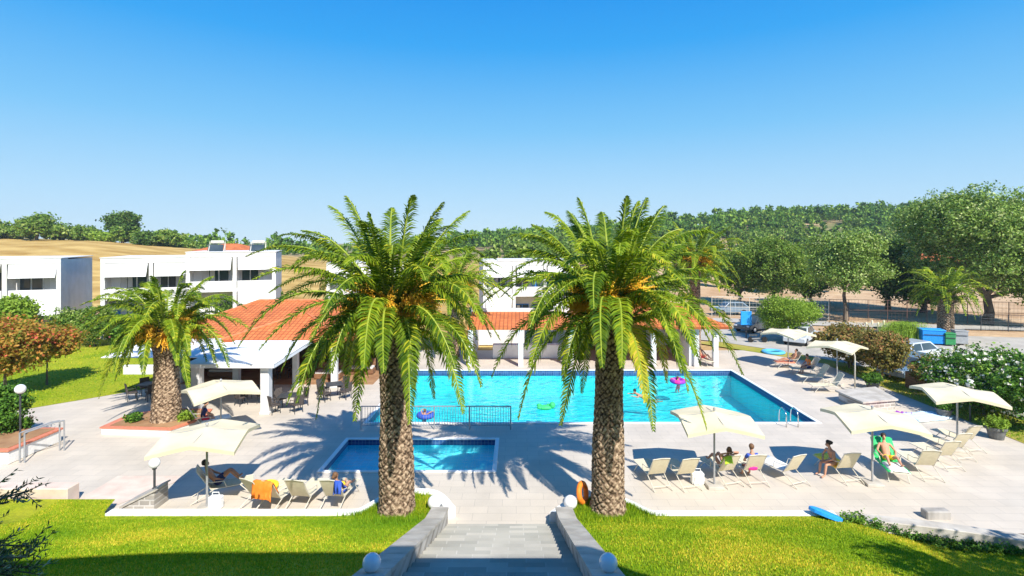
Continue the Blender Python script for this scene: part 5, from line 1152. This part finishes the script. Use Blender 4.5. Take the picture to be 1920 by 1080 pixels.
# tables and chairs at the taverna
def make_chair():
    e = empty('garden_chair', (0, 0, 0), cat='chair', group='dark wicker chairs round the taverna tables')
    MB().box((0, 0, .43), (.48, .46, .06)).build('seat', M['wicker'], e); MB().box((0, -.24, .68), (.46, .05, .46), rx=R(8)).build('backrest', M['wicker'], e)
    for x in (-1, 1):
        for y in (-1, 1): MB().tube([(x * .2, y * .19, .41), (x * .22, y * .22, 0)], .018, 6).build('leg', M['dark_metal'], e)
        MB().tube([(x * .24, -.22, .66), (x * .26, .1, .66), (x * .25, .2, .43)], .018, 6).build('armrest', M['wicker'], e)
    return e
def make_table():
    e = empty('garden_table', (0, 0, 0), cat='table', group='square taverna tables')
    MB().box((0, 0, .735), (.86, .86, .04)).build('tabletop', M['dark_metal'], e)
    for x in (-1, 1):
        for y in (-1, 1): MB().tube([(x * .38, y * .38, .72), (x * .38, y * .38, 0)], .02, 6).build('leg', M['dark_metal'], e)
    return e
tb0 = make_table(); ch0 = make_chair(); k = 0
TP = [(-20.0, 29.0, 'left of the low palm'), (-11.5, 26.9, 'beside the taverna awning pillar'), (-13.9, 28.3, 'under the taverna awning'), (-9.9, 29.0, 'furthest right in front of the taverna'), (-14.6, 33.4, 'deep inside the taverna porch')]
for i, (x, y, lab) in enumerate(TP):
    relabel(tb0 if i == 0 else copy_tree(tb0), 'square dark table ' + lab, (x, y, 0), R(8 * i))
    for j in range(4):
        a = R(45 + 90 * j + 8 * i); o = ch0 if k == 0 else copy_tree(ch0); k += 1
        relabel(o, 'wicker chair %s of the table %s' % (('behind and right', 'behind and left', 'in front and left', 'in front and right')[j], lab.replace('furthest right ', '').replace('in the middle ', '').replace('just ', '')), (x + .75 * math.cos(a), y + .75 * math.sin(a), 0), a + R(90))
def bench_set(x, y, lab):
    e = empty('cushioned_sofa', (x, y, 0), label=lab, cat='sofa'); MB().box((0, 0, .2), (1.6, .7, .3)).build('base', M['wood'], e); MB().box((0, 0, .42), (1.5, .65, .14), bev=.05).build('seat_cushion', M['curtain'], e)
    MB().box((0, .32, .68), (1.6, .14, .5), bev=.05).build('backrest', M['wood'], e)
bench_set(-11.6, 33.0, 'wooden sofa with pale cushion at the right end of the taverna'); bench_set(-18.4, 33.5, 'wooden sofa with pale cushion at the left end of the taverna'); bench_set(-9.9, 34.2, 'second wooden sofa by the white pillar of the taverna')

# pots
def pot(p, r, h, lab, rad, seed, mt='concrete', leaf='ivy_leaf'):
    e = empty('potted_plant', p, label=lab, cat='potted plant')
    MB().lathe([(r * .72, 0), (r * .95, h * .8), (r * 1.05, h * .82), (r * 1.05, h), (r * .92, h), (r * .9, h - .05)], n=20).build('pot', M[mt], e)
    rng = np.random.RandomState(seed); V_, F_ = leaf_cloud([(0, 0, h + rad * .45, rad, rad, rad * .6), (0, 0, h + rad * .3, rad * .7, rad * .7, rad * .5)], 1800, .05, rng, .12, per=12)
    np_mesh('foliage', V_, F_, M[leaf], e); tb_ = MB()
    for i in range(6): a = i; tb_.tube([(0, 0, h - .06), (rad * .5 * math.cos(a), rad * .5 * math.sin(a), h + rad * .5)], .015, 5)
    tb_.build('stems', M['bark'], e)
pot(P(1868, 822), .36, .5, 'grey barrel pot with a bushy bright green plant at the right edge of the deck', .42, 1, 'pot_grey', 'tree_leaf_light'); pot(P(1770, 782), .34, .42, 'grey pot with small leafy plant behind the furthest right parasol', .34, 2, 'pot_grey'); pot(P(1636, 729), .36, .4, 'dark pot with a round green plant beside the outdoor shower', .5, 3, 'dark_metal')

# handrails and terrace at the left edge
for i, (dx, lab) in enumerate(((0, 'pale metal handrail at the left edge, front one of the pair'), (.55, 'pale metal handrail at the left edge, rear one of the pair'))):
    a = P(37 + i * 9, 868); e = empty('handrail', a, label=lab, cat='handrail'); MB().tube([(0, 0, 0), (0, 0, 1.15)], .03, 8).build('post', M['grey_metal'], e)
    MB().tube([(0, 0, 1.15), (.4, .9, 1.25), (.5, 1.2, 1.22)], .028, 8).build('rail', M['grey_metal'], e); MB().tube([(.5, 1.2, 1.22), (.5, 1.2, 0)], .028, 8).build('post', M['grey_metal'], e)
gp = P(38, 850); globe_lamp(gp, .19, 2.35, 'white globe lamp rising from the green shrub at the left edge')
e = empty('planter', P(-10, 872), label='low brick topped planter wall at the left edge beneath the handrails', cat='planter'); MB().box((-1.0, 1.2, .25), (3.0, 2.4, .5)).build('wall', M['white_paint'], e); MB().box((-1.0, 1.2, .54), (3.1, 2.5, .07)).build('coping', M['c_brick'], e); MB().box((-1.0, 1.2, .58), (2.7, 2.1, .04)).build('earth', M['soil'], e)
q = P(28, 838); tree('flowering_plant', 'red flowering plant in the planter at the left edge', 'plant', (q.x - .4, q.y + .6, .55), .1, [(0, 0, .25, .5, .4, .25)], 900, .07, 'ivy_leaf', tr=.02, seed=95, clump=.18, flowers=(120, .07, 'flower_pink'))
bw = empty('ramp_wall', (-14.9, 17.35, 0), label='low pinkish rendered wall beside the lawn at the lower left', cat='wall')
MB().box((-1.05, 0, .28), (3.1, .5, .56)).build('wall', M['plaster_pink'], bw); 
o = MB().add([(-14.4, 17.05, .012), (-12.9, 17.05, .012), (-11.75, 19.3, .012), (-14.4, 19.3, .012)], [(0, 1, 2, 3)]).build('path', M['plaster_pink']); tag(o, kind='structure')

# left lawn, right lawn strip, road, car park
def ground_sheet(name, pts, z, mt):
    c = Vector((0, 0, 0)); m = MB().add([(p[0], p[1], z) for p in pts], [tuple(range(len(pts)))]); return tag(m.build(name, M[mt]), kind='structure')
A1, A2 = P(45, 768), P(288, 727)
ground_sheet('lawn', [(A1.x - 12, A1.y - 5.5), (A1.x, A1.y), (A2.x, A2.y), (-19.6, 46), (-60, 46), (-60, A1.y - 5)], .012, 'lawn_green')
ground_sheet('lawn', [(21.3, 15.6), (26.5, 15.6), (25.2, 32), (23.4, 36), (20.5, 41), (17, 45), (14.5, 45), (18.5, 40.5), (21.3, 37)], .016, 'lawn_dry')
ground_sheet('road', [(26.2, 15), (60, 8), (60, 47), (44, 47), (30, 50), (14, 56), (10, 50), (17.2, 45), (20.7, 41), (23.6, 36), (25.3, 32)], .008, 'asphalt')
gb = np.random.RandomState(12); vv = []
for i in range(26000):
    if i % 2: x, y = gb.uniform(21.4, 25.2), gb.uniform(17, 36)
    else: x, y = gb.uniform(-40, -20), gb.uniform(27.5, 42)
    if i % 2 == 0 and y < A1.y + (x - A1.x) * (A2.y - A1.y) / (A2.x - A1.x) + .1: continue
    hh = gb.uniform(.04, .10); a = gb.uniform(0, 6.28); w_ = .025
    vv += [(x - w_ * math.cos(a), y - w_ * math.sin(a), .01), (x + w_ * math.cos(a), y + w_ * math.sin(a), .01), (x + gb.normal(0, .03), y + gb.normal(0, .03), hh)]
tag(np_mesh('grass', vv, np.arange(len(vv)).reshape(-1, 3), M['grass_blade']), 'sunlit grass of the left lawn and of the strip by the car park', 'grass', kind='stuff')
# sloping retaining wall by the cars
m = MB(); pa, pb2 = Vector((22.6, 31.0)), Vector((24.9, 22.5)); d = (pb2 - pa).normalized(); nn = Vector((-d.y, d.x)) * .3
m.add([(pa.x, pa.y, 0), (pb2.x, pb2.y, 0), (pb2.x + nn.x, pb2.y + nn.y, 0), (pa.x + nn.x, pa.y + nn.y, 0), (pa.x, pa.y, .95), (pb2.x, pb2.y, .55), (pb2.x + nn.x, pb2.y + nn.y, .55), (pa.x + nn.x, pa.y + nn.y, .95)], [(3, 2, 1, 0), (4, 5, 6, 7), (0, 1, 5, 4), (1, 2, 6, 5), (2, 3, 7, 6), (3, 0, 4, 7)])
tag(m.build('retaining_wall', M['wood']), 'brown sloping retaining wall between the grass strip and the parked cars', 'wall')
globe_lamp(P(1819, 790), .2, 1.55, 'white globe lamp in front of the white flowering oleander')
globe_lamp((24.3, 45.5, 0), .2, 1.6, 'distant globe lamp by the car park entrance')

# fences, containers, cars
def fence(a, b_, h, n, lab, mt='grey_metal'):
    a, b_ = Vector(a), Vector(b_); e = empty('chain_link_fence', a, label=lab, cat='fence'); L = (b_ - a).length; d = (b_ - a)
    for i in range(n + 1): p = d * i / n; MB().tube([(p.x, p.y, 0), (p.x, p.y, h)], .035, 6).build('post', M[mt], e)
    m = MB()
    for z in (h - .03, h * .5): m.tube([(0, 0, z), (d.x, d.y, z)], .025, 5)
    k = int(L / .35)
    for i in range(k): p = d * i / k; m.tube([(p.x, p.y, .05), (p.x, p.y, h - .05)], .008, 3, cap=False)
    for i in range(6): z = .2 + i * h / 6.5; m.tube([(0, 0, z), (d.x, d.y, z)], .008, 3, cap=False)
    m.build('wire_mesh', M[mt], e)
fence((33.5, 57, 0), (52, 54, 0), 2.3, 10, 'tall wire fence with slim posts in front of the brown field', 'wicker_brown'); fence((22, 60, 0), (33.4, 57, 0), 2.3, 6, 'wire fence behind the bright green shrub', 'white_metal'); fence((44, 50.5, 0), (70, 45, 0), 1.6, 12, 'lower wire fence at the right behind the recycling bins', 'dark_metal')
ground_sheet('road', [(20, 56.5), (33, 53), (52, 50), (52, 52.5), (34, 56), (22, 59)], .014, 'asphalt')
def container(p, w_, d_, h, mt, lab, lidm):
    e = empty('recycling_bin', p, R(-18), label=lab, cat='bin')
    MB().box((0, 0, h / 2 + .12), (w_, d_, h), taper=1.0, bev=.03).build('body', M[mt], e); MB().box((0, 0, h + .16), (w_ + .08, d_ + .08, .09), bev=.03).build('lid', M[lidm], e)
    for x in (-1, 1):
        for y in (-1, 1): MB().tube([(x * w_ * .4 - .03, y * d_ * .35, .08), (x * w_ * .4 + .03, y * d_ * .35, .08)], .08, 10).build('wheel', M['tyre'], e)
    MB().tube([(-w_ * .45, -d_ / 2 - .05, h * .8), (w_ * .45, -d_ / 2 - .05, h * .8)], .025, 6).build('handle', M['dark_metal'], e)
container(P(1746, 645), 1.6, 1.1, 1.05, 'c_bin', 'large blue recycling container beside the dark palm', 'c_skyblue'); container(P(1779, 648), .7, .7, .85, 'c_bing', 'small green wheeled bin next to the blue container', 'c_bing'); container(P(1799, 646), .9, .8, 1.0, 'grey_metal', 'grey metal waste container right of the green bin', 'grey_metal')
# pampas grass
pg = P(1692, 640); e = empty('pampas_grass', pg, label='mound of bright green pampas grass left of the blue container', cat='grass clump')
gr_ = np.random.RandomState(3); vv = []
for i in range(2600):
    a = gr_.uniform(0, 6.28); rr = gr_.uniform(.1, 1.6); b0 = Vector((gr_.normal(0, .7), gr_.normal(0, .4), 0)); h = gr_.uniform(1.1, 2.1); t = Vector((math.cos(a) * rr * .7, math.sin(a) * rr * .5, 0)); w_ = .03
    pts = [b0, b0 + t * .4 + Vector((0, 0, h * .8)), b0 + t + Vector((0, 0, h * .75))]
    vv += [pts[0] + Vector((-w_, 0, 0)), pts[0] + Vector((w_, 0, 0)), pts[1], pts[1] + Vector((-w_, 0, 0)), pts[1] + Vector((w_, 0, 0)), pts[2]]
np_mesh('blades', [tuple(v) for v in vv], np.arange(len(vv)).reshape(-1, 3), M['tree_leaf_light'], e)
e2 = MB()
for i in range(4):
    x = -3.0 + i * .5; e2.tube([(x, .2, .0), (x + .05, .2, 1.2)], .02, 4).ball((x + .07, .2, 1.4 + .15 * (i % 2)), .09, 8, sz=2.6)
e2.build('plumes', M['canvas_cream'], e)
def car(p, rz, paintm, lab, L=4.1, W=1.72, H=1.46, van=False):
    e = empty('parked_car', p, rz, label=lab, cat='car', group='cars in the car park')
    if van: prof = [(-.5, .28), (-.5, .62), (-.48, .90), (-.42, 1.0), (-.30, 1.02 * 1), (.5, 1.02), (.5, .28)]; top = [(-.30, .62), (-.18, .98), (.47, 1.0), (.49, .62)]
    low = [(-.5, .22), (-.5, .42), (-.475, .52), (-.30, .60), (.5, .64), (.5, .30), (.48, .20)]; cab = [(-.26, .60), (-.10, .97), (.02, 1.0), (.32, 1.0) if not van else (.47, 1.0), (.47 if not van else .495, .64)]
    def slab(pr, w0, w1, mt, nm, g=0, y0=None):
        n = len(pr); vs = []; zmin = min(q[1] for q in pr); zmax = max(q[1] for q in pr)
        for s in (-1, 1):
            for (x, z) in pr:
                t = (z - zmin) / max(1e-6, zmax - zmin); w_ = (w0 + (w1 - w0) * t) * W / 2; vs.append((x * L, s * w_, z * H))
        fs = [tuple(range(n)), tuple(range(2 * n - 1, n - 1, -1))] + [(i, n + i, n + (i + 1) % n, (i + 1) % n) for i in range(n)]
        return MB().add(vs, fs).build(nm, M[mt], e)
    b_ = slab(low, .97, 1.0, paintm, 'body'); bv = b_.modifiers.new('b', 'BEVEL'); bv.width = .06; bv.segments = 3; bv.limit_method = 'ANGLE'
    c_ = slab(cab, .96, .76, paintm, 'cabin'); bv = c_.modifiers.new('b', 'BEVEL'); bv.width = .05; bv.segments = 3
    def inset(q, f): cx = sum(a for a, _ in q) / len(q); cz = sum(b for _, b in q) / len(q); return [(cx + (a - cx) * f, cz + (b - cz) * f) for a, b in q]
    cc = cab; ws = [(cc[0][0] + .04, .64), (cc[1][0] + .02, .94), (.06, .95), (.06, .64)]; ws2 = [(.08, .64), (.08, .95), (cc[3][0] - .03, .95), (cc[4][0] - .05, .66)]
    for s in (-1, 1):
        for q in (ws, ws2):
            vs = [(x * L, s * (W / 2 * (.96 - .20 * (z - .60) / .4) + .012), z * H) for x, z in q]; MB().add(vs, [(0, 1, 2, 3) if s < 0 else (3, 2, 1, 0)]).build('side_window', M['glass_dark'], e)
    x0_, z0_, x1_, z1_ = cab[0][0] * L, .63 * H, cab[1][0] * L, .94 * H
    MB().add([(x0_ + .02, -W * .42, z0_), (x0_ + .02, W * .42, z0_), (x1_ - .06, W * .36, z1_), (x1_ - .06, -W * .36, z1_)], [(0, 1, 2, 3)]).build('windscreen', M['glass_dark'], e)
    xb0, xb1 = cab[4][0] * L, cab[3][0] * L; MB().add([(xb0 + .02, -W * .42, z0_ + .05), (xb0 + .02, W * .42, z0_ + .05), (xb1 + .04, W * .36, z1_), (xb1 + .04, -W * .36, z1_)], [(3, 2, 1, 0)]).build('rear_window', M['glass_dark'], e)
    for x in (-.31, .31):
        for s in (-1, 1):
            wh = MB().tube([(x * L, s * W * .40, .31), (x * L, s * (W * .5 + .01), .31)], .31, 18).build('wheel', M['tyre'], e); MB().tube([(x * L, s * W * .5, .31), (x * L, s * (W * .5 + .02), .31)], .19, 12).build('rim', M['steel'], wh)
    for s in (-1, 1):
        MB().box((-.495 * L, s * W * .36, .46 * H), (.06, .3, .13)).build('headlight', M['globe_glass'], e); MB().box((.5 * L, s * W * .40, .54 * H), (.05, .16, .2)).build('tail_light', M['c_red'], e)
        MB().box((-.2 * L, s * (W * .5 + .07), .68 * H), (.1, .16, .12)).build('wing_mirror', M[paintm], e)
    return e
car((24.6, 33.2, 0), R(22), 'car_silver', 'silver blue hatchback between the rusty oleander bushes', 4.1); car((23.7, 44.6, 0), R(50), 'car_white', 'white car behind the furthest parasol', 4.0, 1.7, 1.42); car((22.5, 50.5, 0), R(35), 'car_dark', 'dark car behind the bright green shrub', 4.1)
car((27.6, 37.6, 0), R(20), 'car_white', 'white car with its roof showing above the oleander bushes', 4.3); car((30.0, 30.5, 0), R(25), 'car_white', 'white car behind the white flowering oleander', 4.3); car((24.8, 62.0, 0), R(5), 'car_silver', 'light car behind the wire fence left of the bright green shrub')
# blue folded sign/banner on a post, white railing there
e = empty('banner', P(1399, 634), label='bright blue square banner on a dark post beyond the pavilion', cat='banner'); MB().tube([(0, 0, 0), (0, 0, 1.3)], .05, 6).build('post', M['dark_metal'], e); MB().box((0, 0, 1.75), (.95, .12, 1.2), bev=.05).build('panel', M['c_skyblue'], e)
e = empty('motor_scooter', P(1420, 642), label='small dark scooter parked right of the blue banner', cat='scooter')
MB().tube([(-.5, 0, .3), (-.1, 0, .3), (.2, 0, .35), (.45, 0, .95)], [.09, .12, .1, .04], 8).box((-.35, 0, .62), (.6, .25, .14)).tube([(.45, -.28, 1.0), (.45, .28, 1.0)], .02, 5).build('body', M['car_dark'], e)
for x in (-.55, .6): MB().tube([(x, -.05, .24), (x, .05, .24)], .24, 16).build('wheel', M['tyre'], e)
print('SCRIPT OBJECTS', len(bpy.data.objects))

ir = np.random.RandomState(8); bl_ = [(x_, yb(x_) - .12, zl(x_, yb(x_)) + .12, .45, .14, .16) for x_ in np.linspace(9.9, 16, 14)]
Vi, Fi = leaf_cloud(bl_, 8000, .035, ir, .12, per=14); tag(np_mesh('creeper', Vi, Fi, M['ivy_leaf']), 'green creeper along the foot of the curved wall at the lower right', 'creeper', kind='stuff')
# ------------------------------------------------------------------ thin summer haze
hz = bpy.data.materials.new('haze'); hz.use_nodes = True; hn = hz.node_tree.nodes; hn.remove(hn['Principled BSDF'])
pv = hn.new('ShaderNodeVolumePrincipled'); pv.inputs['Color'].default_value = (.72, .87, 1.0, 1); pv.inputs['Density'].default_value = .0003
hz.node_tree.links.new(pv.outputs[0], hn['Material Output'].inputs['Volume'])
tag(MB().box((0, 300, 24), (1500, 800, 56), bev=0).build('haze', hz), 'thin pale summer haze over the hills', 'haze', kind='stuff')
